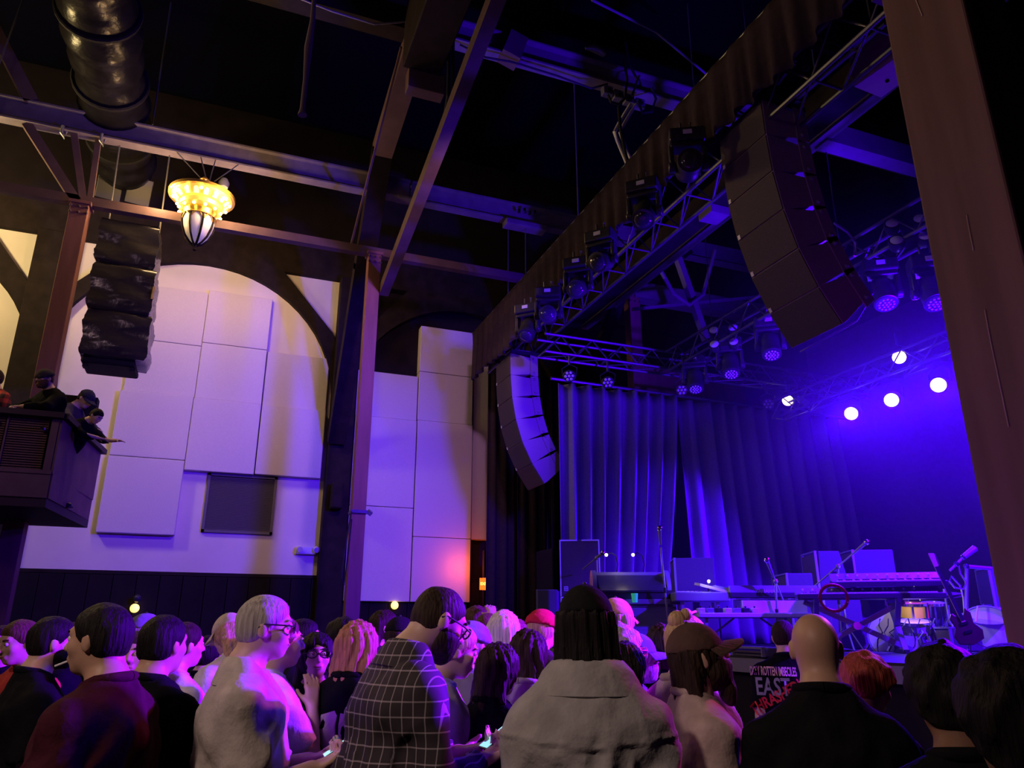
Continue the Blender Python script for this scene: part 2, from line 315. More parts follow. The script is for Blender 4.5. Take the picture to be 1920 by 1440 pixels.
MB().bar((-9, 12, 8.03), (6.6, 12, 8.03), .14, .15).build('tie', M_steel, g)
for a, b, w in (((-2.62, 12, 8.0), (-3.5, 12, 9.2), .14), ((-2.55, 12, 8.1), (-2.85, 12, 9.2), .10), ((-2.45, 12, 8.1), (-2.5, 12, 9.2), .08), ((-3.5, 12, 9.6), (-4.3, 12, 10.9), .2)):
    MB().bar(a, b, w, w).build('brace', M_steel, g)
p = onY(985, 420, 11.9)
MB().box((p[0], 11.93, 9.12), (.85, .26, .12)).build('clamp_plate', M_beam, g, bevel=.02)
for i in range(4): MB().box((p[0]-.15+i*.11, 11.86, 9.4+.05*(i % 2)), (.05, .05, .06)).build('clip', M_chrome, g)
for x in (-3.0, -2.45): MB().tube([(x, 11.9, 9.25), (x, 11.88, 9.1), (x+.05, 11.88, 9.02), (x+.06, 11.9, 9.15)], .022).build('hook', M_grey, g)
rod('hanger_wire', (p[0], 11.9, 9.1), (p[0], 11.9, 6.9), .01, g, None)
for px in (1155/3, 1000/3):
    pass
# roof members
rf = empty('roof_truss', (2.05, 11, 9.3), 'dark brown roof truss of ribs and box timbers above the middle post', None, None, 'structure')
MB().bar((2.0, 14.7, 5.2), (2.0, 12.75, 8.15), .34, .30).build('rib', M_timber, rf)
MB().bar((2.0, 12.8, 8.05), (2.0, 11.55, 9.9), .34, .30).build('rib', M_timber, rf)
MB().bar((2.0, 11.6, 9.85), (2.0, 8.7, 10.35), .34, .34).build('rib', M_steel, rf)
MB().mm((1.75, 2.0, 9.45), (2.32, 8.9, 10.5)).build('box_beam', M_timber, rf, bevel=.02)
MB().mm((1.85, 8.88, 9.15), (2.4, 9.1, 9.5)).build('end_plate', M_steel, rf, bevel=.01)
MB().bar((2.25, 11.95, 7.3), (2.1, 3.5, 8.4), .16, .2).build('tie_beam', M_steel, rf)
MB().bar((1.7, 12.7, 8.3), (1.72, 8.9, 9.8), .03, .06).build('tie_rod', M_steel, rf)
for i, (x, z) in enumerate(((2.35, 9.4), (2.42, 9.3))): MB().tube([(x, 8.6, z+.9), (x, 8.55, z), (x+.02, 8.6, z-.5), (x+.05, 8.9, z-.8)], .025).build('cable', M_cable, rf)
pu = empty('purlin', (0, 9.1, 10.3), 'dark purlin beam crossing high at the top of the picture', None, None, 'structure')
MB().bar((-9, 9.1, 10.42), (1.8, 9.1, 10.42), .30, .42).build('beam', M_timber, pu)
pv = empty('purlin', (6, 9.0, 10.3), 'blue-lit steel purlin high above the valance', None, None, 'structure')
ibeam((2.4, 9.0, 10.42), (12, 9.0, 10.42), .24, .40).build('beam', M_beam, pv)
MB().box((3.5, 8.95, 10.38), (.30, .3, .46), Euler((0, .3, 0)).to_matrix()).build('joint_plate', M_steel, pv)
MB().tube([(2.6, 8.85, 10.1), (3.0, 8.8, 9.95), (3.4, 8.8, 10.0), (3.6, 8.8, 10.0), (4.2, 8.8, 9.98), (4.8, 8.8, 9.92), (5.1, 8.8, 10.1)], .016).build('cable', M_cable, pv)
MB().tube([(-.3, 8.9, 10.35), (.2, 8.9, 10.17), (.7, 8.9, 10.1), (1.3, 8.9, 10.08), (1.8, 8.9, 10.3)], .014).build('cable', M_grey, pu)
# power boxes and bent conduits on the blue purlin
jb = empty('junction_box_row', onY(1170, 180, 8.95), 'row of blue-lit junction boxes with cables on the high purlin', 'junction box')
for i in range(4):
    q = onY(1138+i*20, 172+i*8, 8.85); MB().box(q, (.17, .12, .16)).build('box', M_grey, jb, bevel=.01)
    MB().cyl(q+np.array([0, -.06, -.02]), q+np.array([0, -.09, -.02]), .035).build('socket', M_black, jb)
def pxs(L, Y): return [onY(x, y, Y) for x, y in L]
MB().tube(pxs([(1193, 196), (1182, 212), (1168, 236), (1163, 248), (1172, 275), (1190, 312)], 8.8), .03).build('conduit', M_white, jb, smooth=60)
MB().tube(pxs([(1182, 196), (1160, 232), (1152, 248), (1158, 265), (1180, 318)], 8.78), .03).build('conduit', M_white, jb, smooth=60)
MB().tube(pxs([(1160, 200), (1163, 240), (1172, 285), (1182, 325)], 8.7), .028).build('cable', M_cable, jb)
for L in ([(1140, 178), (1146, 192), (1160, 196), (1172, 184), (1176, 150), (1170, 110)], [(1196, 190), (1205, 212), (1222, 210), (1230, 185), (1222, 165)], [(1185, 180), (1195, 150), (1180, 120), (1172, 80)]):
    MB().tube(pxs(L, 8.72), .022).build('cable', M_cable, jb)
q = onY(1118, 95, 8.9)
o = MB().tube([q+np.array([-.2, 0, -.02]), q+np.array([-.08, 0, .04]), q+np.array([.08, 0, .02]), q+np.array([.17, 0, -.05])], [.02, .07, .07, .05], 8).build('cable_bundle', M_grey, None, smooth=60, label='small pale cable bundle lying on the high blue purlin', cat='cable bundle')
MB().tube([onY(1110, 0, 7), onY(1230, 60, 7.8), onY(1335, 148, 8.3)], .018).build('stay_cable', M_grey, None, label='thin stay cable dropping from the roof behind the valance', cat='cable')
o = MB().tube([onY(590, -20, 7), onY(586, 40, 7), onY(578, 90, 7), onY(573, 150, 7), onY(567, 205, 7), onY(567, 216, 7)], [.022, .03, .045, .028, .028, .05], 8).build('hanging_strap', mat('strap_webbing', (.20, .15, .17), .8), None, smooth=60, label='taped strap hanging free from the dark ceiling', cat='strap')
# beams running along the stage front, behind the valance
g2 = empty('stage_beam', (6, 8, 7.5), 'deep brown beam parallel to the stage front behind the valance', None, None, 'structure')
ibeam((6.0, 2.2, 7.5), (6.0, 14.5, 7.5), .30, .45).build('beam', M_timber, g2)
q = onX(1338, 398, 6.0); MB().box((q[0], q[1], 7.2), (.3, .3, .12)).build('plate', M_beam, g2)
g3 = empty('stage_beam', (6.7, 8, 7.7), 'slim purple beam behind the near loudspeaker column', None, None, 'structure')
MB().bar((6.7, 2.5, 7.72), (6.7, 13, 7.72), .16, .16).build('beam', M_beam, g3)
MB().bar((6.7, 6.2, 7.75), (10.5, 6.2, 7.75), .22, .30).build('cross_beam', M_beam, g3)
g4 = empty('back_frame', (8, 12, 8), 'dark timber frame with diagonal braces high behind the stage', None, None, 'structure')
MB().bar((7.3, 12.05, 8.2), (12, 12.05, 8.2), .3, .35).build('beam', M_beam, g4)
MB().bar(onY(1130, 640, 11.9), onY(1170, 540, 11.9), .2, .2).build('brace', M_timber, g4)
MB().bar(onY(1170, 545, 11.9), onY(1290, 470, 11.9), .2, .2).build('brace', M_timber, g4)
MB().bar(onY(1186, 580, 10.9), onY(1440, 555, 10.9), .05, .05).build('tie_rod', M_beam, g4)
MB().bar(onY(1240, 395, 10.7), onY(1325, 640, 10.7), .12, .12).build('brace', M_beam, g4)
MB().tube([onY(1215, 440, 10.6), onY(1235, 500, 10.6), onY(1262, 550, 10.6), onY(1292, 572, 10.6), onY(1318, 552, 10.6), onY(1332, 500, 10.6), onY(1340, 470, 10.6)], .04).build('hanging_cable', M_beam, g4)
# the big timber column at right
bc = empty('timber_column', (4.03, 2.72, 0), 'massive brown timber column at the right edge, close to the camera', None, None, 'structure')
MB().mm((3.79, 2.31, 0), (4.2, 2.83, 10)).build('shaft', M_bigpost, bc, bevel=.015)
MB().mm((3.75, 2.27, 5.72), (4.24, 2.87, 5.95)).build('collar', M_steel, bc)
for L in ([(1813, 403), (1819, 436), (1826, 470)], [(1847, 580), (1858, 640), (1874, 715), (1892, 800)], [(1718, 0), (1730, 30)]): MB().tube([onX(x, y, 3.789) for x, y in L], .0045, 5).build('scratch', mat('bare_wood', (.55, .42, .30), .7), bc)
# ------------------------------------------------------------------ duct, wrapped loudspeaker
d = empty('air_duct', (-2.45, 11, 10), 'fat black foil air duct hanging under the roof at left', 'duct')
m = MB(); prof = []
for i in range(60):
    y = 4.0 + i*.17; prof.append((.50+.035*math.sin(i*1.9)+.02*math.sin(i*.7), y))
m.lathe(prof, (-2.38, 0, 9.95), (0, 1, 0), n=26).build('duct_tube', M_duct, d, smooth=60)
for i in range(6): MB().lathe([(.545, 0), (.565, .02), (.565, .06), (.545, .08)], (-2.38, 5.2+i*1.55, 9.95), (0, 1, 0), n=26).build('strap', M_black, d, smooth=40)
for x in (-2.62, -2.12): MB().box((x, 14.15, 9.6), (.42, .35, .5), Euler((.5, 0, .2)).to_matrix()).build('outlet_box', M_plastic, d, bevel=.01)
for y in (6.6, 9.4, 12.4):
    for s in (-.55, .55): rod('hanger_wire', (-2.38+s, y, 9.95), (-2.38+s*.9, y, 12.6), .012, d)
ws = empty('wrapped_loudspeaker', (-1.75, 12.3, 7.7), 'tall loudspeaker column wrapped in shiny black plastic sheet', 'loudspeaker')
# three cabinets under the sheet, each leaning a little more towards the floor; grid surface with creases
def wrapped(cx, cy, z0, z1, w, dd, lean, seed):
    r = np.random.RandomState(seed); nu, nv = 44, 26; vs = []; fs = []
    per = []
    for i in range(nu):
        t = i/nu*4; s = int(t); q = t-s
        x, y = [(-.5+q, -.5), (.5, -.5+q), (.5-q, .5), (-.5, .5-q)][s]; per.append((x, y))
    for j in range(nv):
        v = j/(nv-1); z = z0+(z1-z0)*v; pinch = 1-.05*math.exp(-((v-.0)/.04)**2)-.05*math.exp(-((v-1)/.04)**2)
        for (x, y) in per:
            n = .010*math.sin(7*x+9*v+seed)+.007*math.sin(9*y-13*v+2*x)+.0035*r.randn()
            vs.append((cx+x*w*pinch+n, cy+y*dd*pinch-lean*v+n, z+.003*r.randn()))
    for j in range(nv-1):
        for i in range(nu): fs.append((j*nu+i, j*nu+(i+1) % nu, (j+1)*nu+(i+1) % nu, (j+1)*nu+i))
    fs += [tuple(range(nu-1, -1, -1)), tuple(range((nv-1)*nu, nv*nu))]
    return MB().add(vs, fs)
for k, (z0, z1, w, dy) in enumerate(((7.12, 7.85, .86, 0), (6.36, 7.10, .90, .05), (5.62, 6.34, .92, .12))):
    wrapped(-1.83+.02*k, 12.45+dy, z0, z1, w, .7, .06, k).build('wrapped_cabinet', M_wrap, ws, smooth=70)
MB().mm((-2.22, 12.3, 5.52), (-1.47, 12.95, 5.62)).build('base_cabinet', M_black, ws, bevel=.03)
for x in (-2.15, -1.5): MB().box((x, 12.4, 5.49), (.08, .12, .06)).build('foot', M_black, ws)
MB().box((-1.37, 12.12, 6.72), (.03, .08, .2), Euler((.3, 0, .3)).to_matrix()).build('yellow_label', mat('yellow_tape', (.8, .6, .05), .5), ws)
for x in (-2.2, -1.45): rod('hanger_cable', (x, 12.4, 7.8), (x, 12.06, 9.22), .012, ws)
rod('drop_cable', (-3.75, 11.5, 12), (-4.1, 11.5, 6.6), .012, empty('drop_cable_left', (-4, 11.5, 6.6), 'thin cord hanging in front of the yellow bay at left', 'cord'))
# ------------------------------------------------------------------ chandelier
ch = empty('chandelier', (-.85, 11.9, 7.4), 'gilded bowl chandelier with lit bulbs and a glass lantern below', 'chandelier')
CX, CY, CZ = -.85, 11.9, 8.42
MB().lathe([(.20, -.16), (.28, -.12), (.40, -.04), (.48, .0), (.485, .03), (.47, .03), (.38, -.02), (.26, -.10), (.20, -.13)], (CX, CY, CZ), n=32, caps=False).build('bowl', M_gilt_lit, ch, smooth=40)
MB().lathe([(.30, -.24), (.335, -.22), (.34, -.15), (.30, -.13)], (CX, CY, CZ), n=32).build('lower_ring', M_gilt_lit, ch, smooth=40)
MB().lathe([(.47, -.01), (.515, .0), (.52, .045), (.47, .05)], (CX, CY, CZ), n=32, caps=False).build('rim', M_gold, ch, smooth=40)
wm = MB().prism([(-.035, -.06), (.035, -.06), (.035, .02), (.025, .045), (0, .055), (-.025, .045), (-.035, .02)], (0, 0, 0), (0, -.015, 0), (1, 0, 0), (0, 0, 1)).mesh('window_light', M_window)
bm_ = MB().ball((0, 0, 0), .027, 10, 7).mesh('bulb', M_bulb, smooth=60)
for i in range(12):
    a = 2*PI*i/12; r = .425
    share('bulb', bm_, ch, (CX+.435*math.cos(a), CY+.435*math.sin(a), CZ-.055))
    share('bulb', bm_, ch, (CX+.325*math.cos(a+.26), CY+.325*math.sin(a+.26), CZ-.27))
for i in range(16):
    a = 2*PI*(i+.5)/16; share('window_light', wm, ch, (CX+.385*math.cos(a), CY+.385*math.sin(a), CZ-.06), (0.72, 0, a+PI/2))
MB().lathe([(.255, -.25), (.27, -.30), (.262, -.36), (.27, -.38), (.24, -.39), (.24, -.26)], (CX, CY, CZ), n=32).build('lantern_collar', M_gold, ch, smooth=40)
pr = [(.238, -.36), (.245, -.46), (.225, -.58), (.17, -.72), (.09, -.82), (.03, -.86)]
MB().lathe(pr, (CX, CY, CZ), n=32).build('lantern_glass', M_glassglow, ch, smooth=60)
for i in range(8):
    a = 2*PI*i/8+.3; MB().tube([(CX+(r+.012)*math.cos(a), CY+(r+.012)*math.sin(a), CZ+h) for r, h in pr], .018, 6).build('lantern_rib', M_timber, ch)
    b = a+PI/8; MB().tube([(CX+.25*math.cos(b+t), CY+.25*math.sin(b+t), CZ-.47+.10*math.cos(t/.36*PI/2)) for t in (-.34, -.22, -.1, 0, .1, .22, .34)], .014, 6).build('lantern_arch', M_gold, ch)
MB().lathe([(.0, -.98), (.03, -.95), (.02, -.92), (.045, -.88), (.035, -.85)], (CX, CY, CZ), n=14).build('finial', M_timber, ch, smooth=60)
MB().lathe([(.06, .0), (.09, .05), (.05, .2), (.04, .3), (.08, .34), (.03, .4)], (CX, CY, CZ), n=16).build('stem', M_gold, ch, smooth=60)
MB().lathe([(.07, .0), (.09, .08), (.05, .16)], (CX+.3, CY, CZ+.28), n=14).build('hanger_hub', M_grey, ch, smooth=60)
for dx in (-.5, -.12, .12, .5): rod('chain', (CX+.05+dx*.2, CY, CZ+.36), (CX+dx, CY+.02, 9.22), .01, ch)
# ------------------------------------------------------------------ balcony
M_balc = mat('balcony_brown_paint', (.19, .115, .10), .6, var=.15, scale=4); M_rail = mat('rail_dark_paint', (.06, .04, .04), .5)
b = empty('balcony', (-2, 10.4, 3.15), 'brown balcony end with a slatted rail front and sloping soffit', None, None, 'structure')
XB, YB = -1.95, 10.4
MB().prism([(-9, 10.4), (XB, YB), (-1.74, 12.35), (-9, 12.35)], (0, 0, 3.05), (0, 0, 3.16), (1, 0, 0), (0, 1, 0)).build('floor_slab', M_rail, b)
MB().bar((-9, YB+.02, 3.31), (XB, YB+.02, 3.31), .08, .30).build('fascia', M_balc, b)
MB().bar((XB-.02, YB, 3.31), (-1.78, 12.35, 3.31), .08, .30).build('fascia', M_balc, b)
MB().bar((XB-.02, YB, 3.81), (-1.76, 12.35, 3.81), .06, .72).build('rail_board', M_balc, b)
MB().bar((XB-.02, YB+.02, 3.81), (XB-.10, YB+.02, 3.81), .07, .72).build('rail_stile', M_balc, b)
MB().bar((-9, YB-.02, 4.175), (XB+.03, YB-.02, 4.175), .16, .07).build('hand_rail', M_rail, b)
MB().bar((XB, YB-.05, 4.175), (-1.74, 12.4, 4.175), .16, .07).build('hand_rail', M_rail, b)
MB().mm((-9, YB+.06, 3.46), (XB-.1, YB+.10, 4.15)).build('backing', M_black, b)
sm = MB().box((0, 0, 0), (.42, .03, .018), Euler((R(-25), 0, 0)).to_matrix()).mesh('slat', M_balc)
for k in range(5):
    xc = XB-.34-.46*k
    for j in range(22): share('slat', sm, b, (xc, YB+.03, 3.50+j*.030))
    MB().mm((xc-.235, YB, 3.46), (xc-.215, YB+.05, 4.15)).build('stile', M_balc, b)
MB().bar((-9, YB+.01, 3.47), (XB, YB+.01, 3.47), .09, .05).build('bottom_rail', M_balc, b)
for x, z in ((-2.63, 4.05), (-2.12, 4.0)): MB().ball((x, YB-.03, z), .035, 10, 6).build('bolt', M_chrome, b)
sa, sb = onY(117, 738, 12.1), onY(191, 745, 12.1)
MB().mm((sa[0], 12.12, 3.165), (sb[0]-.05, 12.32, sa[2])).build('black_cabinet', M_black, None, bevel=.01, label='plain black cabinet behind the people on the balcony', cat='cabinet')
MB().tube([tuple(onY(122, 545, 12.2)), tuple(onY(113, 640, 12.2)), tuple(onY(104, 728, 12.2)), (onY(104, 728, 12.2)[0], 12.2, 3.165)], .02).build('drop_pipe', M_cable, None, label='thin dark pipe dropping to the balcony behind the bearded man', cat='pipe')
# ------------------------------------------------------------------ stage
DK = 1.43
st = empty('stage', (8, 7, 0), 'black stage platform in front of the crowd', None, None, 'structure')
MB().mm((4.62, -2, DK-.12), (12.2, 13.6, DK)).build('deck', M_deck, st)
MB().mm((4.66, -2, 0), (4.74, 13.6, DK-.12)).build('front_skirt', M_black, st)
MB().mm((4.60, -2, DK-.14), (4.66, 13.6, DK-.02)).build('edge_trim', M_grey, st)
MB().mm((11.6, 1.5, DK), (11.66, 12, 7.5)).build('wall_stage_drape', M_drape, None, kind='structure', label='plain dark backdrop hung across the back of the stage')
def P(x, y, d): return Vector(dep(x, y, d))
# side curtain, parted at the foot like a tent
def curtain(name, xa, xb, Y, z0, z1, fold, m, seed, label, cat='curtain', amp=.16, nz=22, per=.02, group=None):
    r = np.random.RandomState(seed); n = int((xb(0)-xa(0))/per)+2; ph = np.cumsum(fold*(.6+.8*r.rand(n))*per*2*PI*3.2); vs = []; fs = []
    a2 = amp*(.5+r.rand(n)); a2 = np.convolve(a2, np.ones(5)/5, 'same')
    for k in range(nz):
        v = k/(nz-1); z = z1+(z0-z1)*v; x0, x1 = xa(v), xb(v)
        for i in range(n):
            u = i/(n-1); vs.append((x0+(x1-x0)*u, Y+a2[i]*math.sin(ph[i]+.3*v)*(.55+.45*v)+.02*math.sin(ph[i]*.37), z))
    for k in range(nz-1):
        for i in range(n-1): fs.append((k*n+i, k*n+i+1, (k+1)*n+i+1, (k+1)*n+i))
    o = MB().add(vs, fs).build(name, m, None, smooth=80, label=label, cat=cat, **({'group': group} if group else {}))
    s = o.modifiers.new('solid', 'SOLIDIFY'); s.thickness = .012
    return o
curtain('stage_curtain', lambda v: 5.15, lambda v: 7.50-.62*v**1.3, 11.0, DK+.01, 5.66, 1.05, M_velvet, 1, 'blue-lit velvet side curtain left of the parted opening')
curtain('stage_curtain', lambda v: 7.53+.14*v, lambda v: 11.3+.2*v, 11.05, DK+.01, 5.64, .95, M_velvet, 2, 'blue-lit velvet side curtain right of the parted opening')
pole = rod('curtain_pole', (5.0, 11.0, 5.72), (11.4, 11.0, 5.66), .03, None); tag(pole, 'long pole carrying the blue side curtains', 'pole')
DR = [(4.75, 5.3, 13.5, 0.0, 6.9, 11), (5.3, 6.2, 13.3, 0.0, 6.6, 12)]
for (xa, xb, Y, z0, z1, sd) in DR:
    curtain('black_drape', lambda v, a=xa: a, lambda v, b=xb: b, Y, max(z0, .02) if xb < 4.6 else DK+.01, z1, 1.5, M_drape, sd, {11: 'black masking drape beside the lilac wall panels', 12: 'black masking drape behind the far loudspeaker column', 13: 'short black drape hung over the narrow wall panel'}[sd], amp=.05)
MB().mm((5.75, 12.6, DK), (6.05, 12.7, 4.6)).build('masking_flat', M_darkwall, None, label='narrow brown masking flat behind the curtain edge', cat='flat')
# valance along the front truss: runs in y
vs, fs = [], []; n = 620; nz = 10; r = np.random.RandomState(3); ph = np.cumsum((.5+1.0*r.rand(n))*.42); am = np.convolve(.025+.045*r.rand(n+6), np.ones(7)/7, 'valid')
hem = np.convolve(r.rand(n+24)-.5, np.ones(25)/25, 'valid')*.5
for k in range(nz):
    v = k/(nz-1)
    for i in range(n):
        y = 1.2+(13.05-1.2)*i/(n-1); zb = 6.42+hem[i]*.6-(.22 if y > 10.4 else 0)*min(1, (y-10.4)/.5 if y > 10.4 else 0)
        vs.append((4.25+am[i]*math.sin(ph[i])*(.25+.75*v), y, 7.2+(zb-7.2)*v))
for k in range(nz-1):
    for i in range(n-1): fs.append((k*n+i, k*n+i+1, (k+1)*n+i+1, (k+1)*n+i))
va = MB().add(vs, fs).build('stage_valance', M_drape, None, smooth=80, label='long pleated black valance hanging along the front truss', cat='valance')
va.modifiers.new('solid', 'SOLIDIFY').thickness = .008
rod_v = rod('valance_pipe', (4.29, 1.2, 7.22), (4.29, 13.1, 7.22), .03, None); tag(rod_v, 'dark pipe along the top hem of the valance', 'pipe')
# ------------------------------------------------------------------ trusses
def truss(label, p, q, w, h, step, r=.024, rb=.011, group=None):
    p, q = Vector(p), Vector(q); a, b, d = basis(q-p); t = empty('lighting_truss', p, label, 'truss', group); L = (q-p).length
    C = {}
    for i in (-1, 1):
        for j in (-1, 1):
            C[i, j] = a*i*w/2+b*j*h/2; rod('chord', p+C[i, j], q+C[i, j], r, t)
    k = int(L/step)
    for s in range(k+1):
        e = p+d*(s*L/k); f = p+d*min(L, (s+.5)*L/k)
        rod('strut', e+C[-1, -1], e+C[1, -1], rb, t)
        if s < k:
            g = p+d*((s+1)*L/k)
            for i in (-1, 1):
                rod('lacing', e+C[i, -1], f+C[i, 1], rb, t); rod('lacing', f+C[i, 1], g+C[i, -1], rb, t)
            rod('lacing', e+C[-1, -1], g+C[1, -1], rb, t)
    return t
truss('aluminium front truss running behind the valance over the stage lip', (4.62, 1.5, 6.47), (4.62, 12.6, 6.47), .36, .40, .62)
truss('aluminium truss over the left wing above the side curtain', (4.5, 10.25, 5.98), (11.2, 10.25, 5.98), .30, .30, .55)
truss('aluminium middle truss carrying round LED heads across the stage', (6.85, 1.4, 5.92), (6.85, 10.0, 5.92), .34, .34, .6)
truss('aluminium back truss with three lit blue wash lights', (9.05, 1.4, 5.35), (9.05, 10.2, 5.35), .30, .30, .6)
for x, y, zt, zb in ((4.62, 12.3, 9.2, 6.67), (4.62, 9.0, 10.2, 6.67), (4.62, 3.4, 11.5, 6.67), (6.85, 9.4, 8.1, 6.1), (6.85, 6.5, 12, 6.1), (9.05, 7.2, 12, 5.5)):
    pass
for x, y in ((6.8, 8.9), (6.85, 6.3), (6.9, 7.6)): tag(rod('hoist_cable', (x, y, 6.1), (x+.1, y, 12.5), .008, None), 'thin hoist cable rising from the middle truss', 'cable', 'hoist cables')
for y, zt in ((12.05, 9.2), (9.05, 10.2)): tag(rod('hoist_chain', (4.62, y, 6.7), (4.62, y, zt), .01, None), 'thin hoist chain rising from the front truss', 'chain', 'hoist chains')
# bright loose bits on the near end of the front truss: brackets, clamps, shelf plates
br = empty('truss_bracket', onX(1560, 110, 4.75), 'blue-lit bracket arms and rings on the near end of the front truss', 'bracket')
for a_, b_, w in (((1520, 88), (1575, 105), .05), ((1540, 76), (1610, 97), .025), ((1495, 185), (1660, 45), .03), ((1590, 95), (1617, 66), .06), ((1442, 178), (1482, 189), .03), ((1417, 206), (1445, 214), .03)):
    MB().bar(onX(*a_, 4.62), onX(*b_, 4.62), w, w*.7).build('arm', M_alu, br)
for a_, b_ in (((1474, 128), (1492, 112)), ((1457, 158), (1473, 136)), ((1482, 126), (1490, 118))): MB().bar(onX(*a_, 4.6), onX(*b_, 4.6), .03, .03).build('clip', M_alu, br)
rg = [onX(1511+6*math.cos(t), 127+5*math.sin(t), 4.6) for t in np.linspace(0, 2*PI, 13)]; MB().tube(rg, .008, 6).build('ring', M_alu, br)
# hung power box
q0, q1, q2 = onX(1600, 160, 5.1), onX(1652, 183, 5.1), onX(1683, 130, 5.1)
pb = empty('hung_box', q0, 'brown equipment box hanging by the timber column with blue-lit underside', 'box')
bx0 = onX(1600, 163, 5.0); zb = bx0[2]
c1 = onZ(1652, 183, zb); c2 = onZ(1690, 155, zb); c3 = onZ(1680, 106, zb); c0 = onZ(1600, 162, zb)
cs = [Vector(v) for v in (c0, c1, c2, c3)]
MB().add([v for v in cs]+[v+Vector((0, 0, .34)) for v in cs], [(3, 2, 1, 0), (4, 5, 6, 7), (0, 1, 5, 4), (1, 2, 6, 5), (2, 3, 7, 6), (3, 0, 4, 7)]).build('case', M_pa, pb, bevel=.008)
cc = sum(cs, Vector())/4
MB().add([cc+(v-cc)*.97-Vector((0, 0, .006)) for v in cs], [(0, 1, 2, 3)]).build('bottom_plate', M_white, pb)
MB().cyl(cc+Vector((.02, -.03, -.012)), cc+Vector((.02, -.03, -.02)), .018).build('socket', M_black, pb)
rod('hanger', cc+Vector((0, 0, .3)), cc+Vector((0, 0, 3)), .012, pb)
# ------------------------------------------------------------------ loudspeaker columns
def line_array(label, x0, y0, y1, z0, group):
    t = empty('line_array', (x0, (y0+y1)/2, z0), label, 'loudspeaker', group); x, z = x0, z0
    for i, a in enumerate((1, 4, 10, 17, 26, 34)):
        a = R(a); H = .392
        dz = Vector((math.sin(a), 0, -math.cos(a))); dx = Vector((math.cos(a), 0, math.sin(a))); o = Vector((x, 0, z))
        pts = [o, o+dz*H, o+dz*(H-.003)+dx*.07, o+dz*(H-.062)+dx*.47, o+dz*.062+dx*.47, o+dz*.003+dx*.07]
        poly = [(p.x, p.z) for p in pts]
        c = MB().prism(poly, (0, y0, 0), (0, y1, 0), (1, 0, 0), (0, 0, 1)).build('cabinet', M_pa, t, bevel=.006)
        fr = [o-dx*.012+dz*.008, o-dx*.012+dz*(H-.008), o+dz*(H-.008), o+dz*.008]
        MB().prism([(p.x, p.z) for p in fr], (0, y0+.008, 0), (0, y1-.008, 0), (1, 0, 0), (0, 0, 1)).build('grille', M_grille, c)
        for (ya, yb) in ((y0-.014, y0-.002), (y1+.002, y1+.014)):
            rp = [o+dx*.36+dz*(-.002), o+dx*.36+dz*(H+.002), o+dx*.50+dz*(H-.02), o+dx*.50+dz*.02]
            MB().prism([(p.x, p.z) for p in rp], (0, ya, 0), (0, yb, 0), (1, 0, 0), (0, 0, 1)).build('rigging_plate', M_pa, c)
            for s in (.07, .31): 
                k = o+dx*.42+dz*s; MB().ball((k.x, ya, k.z), .022, 8, 5).build('bolt', M_grey, c, smooth=60)
        if i < 5: 
            bd = o-dx*.014+dz*(H*.93); MB().box((bd.x, y1-.04, bd.z), (.006, .035, .045), Euler((0, -a, 0)).to_matrix()).build('badge', M_white, c)
        x, z = (o+dz*H).x, (o+dz*H).z
    MB().mm((x0+.02, y0+.02, z0+.01), (x0+.55, y0+.06, z0+.08)).build('fly_bar', M_blackmetal, t); MB().mm((x0+.02, y1-.06, z0+.01), (x0+.55, y1-.02, z0+.08)).build('fly_bar', M_blackmetal, t)
    MB().mm((x0+.1, y0-.03, z0+.08), (x0+.16, y1+.03, z0+.14)).build('spreader', M_alu, t); MB().mm((x0+.4, y0-.03, z0+.08), (x0+.46, y1+.03, z0+.14)).build('spreader', M_alu, t)
    return t
la = line_array('near curved loudspeaker column beside the timber column, brown grilles', 4.37, 4.66, 5.32, 6.46, 'curved line array columns')
lb = line_array('far curved loudspeaker column hanging in front of the curtain, sides lit blue', 4.36, 11.25, 11.95, 6.18, 'curved line array columns')
MB().tube([onX(1565, 418, 5.3), onX(1590, 435, 5.3), onX(1604, 455, 5.3), onX(1603, 480, 5.3)], .016).build('rear_cable', M_grey, la)
MB().tube([onX(1645, 535, 5.6), onX(1625, 570, 5.5), onX(1606, 602, 5.3), onX(1560, 628, 5.2), onX(1500, 660, 5.1)], .008).build('tilt_rope', M_grey, la)
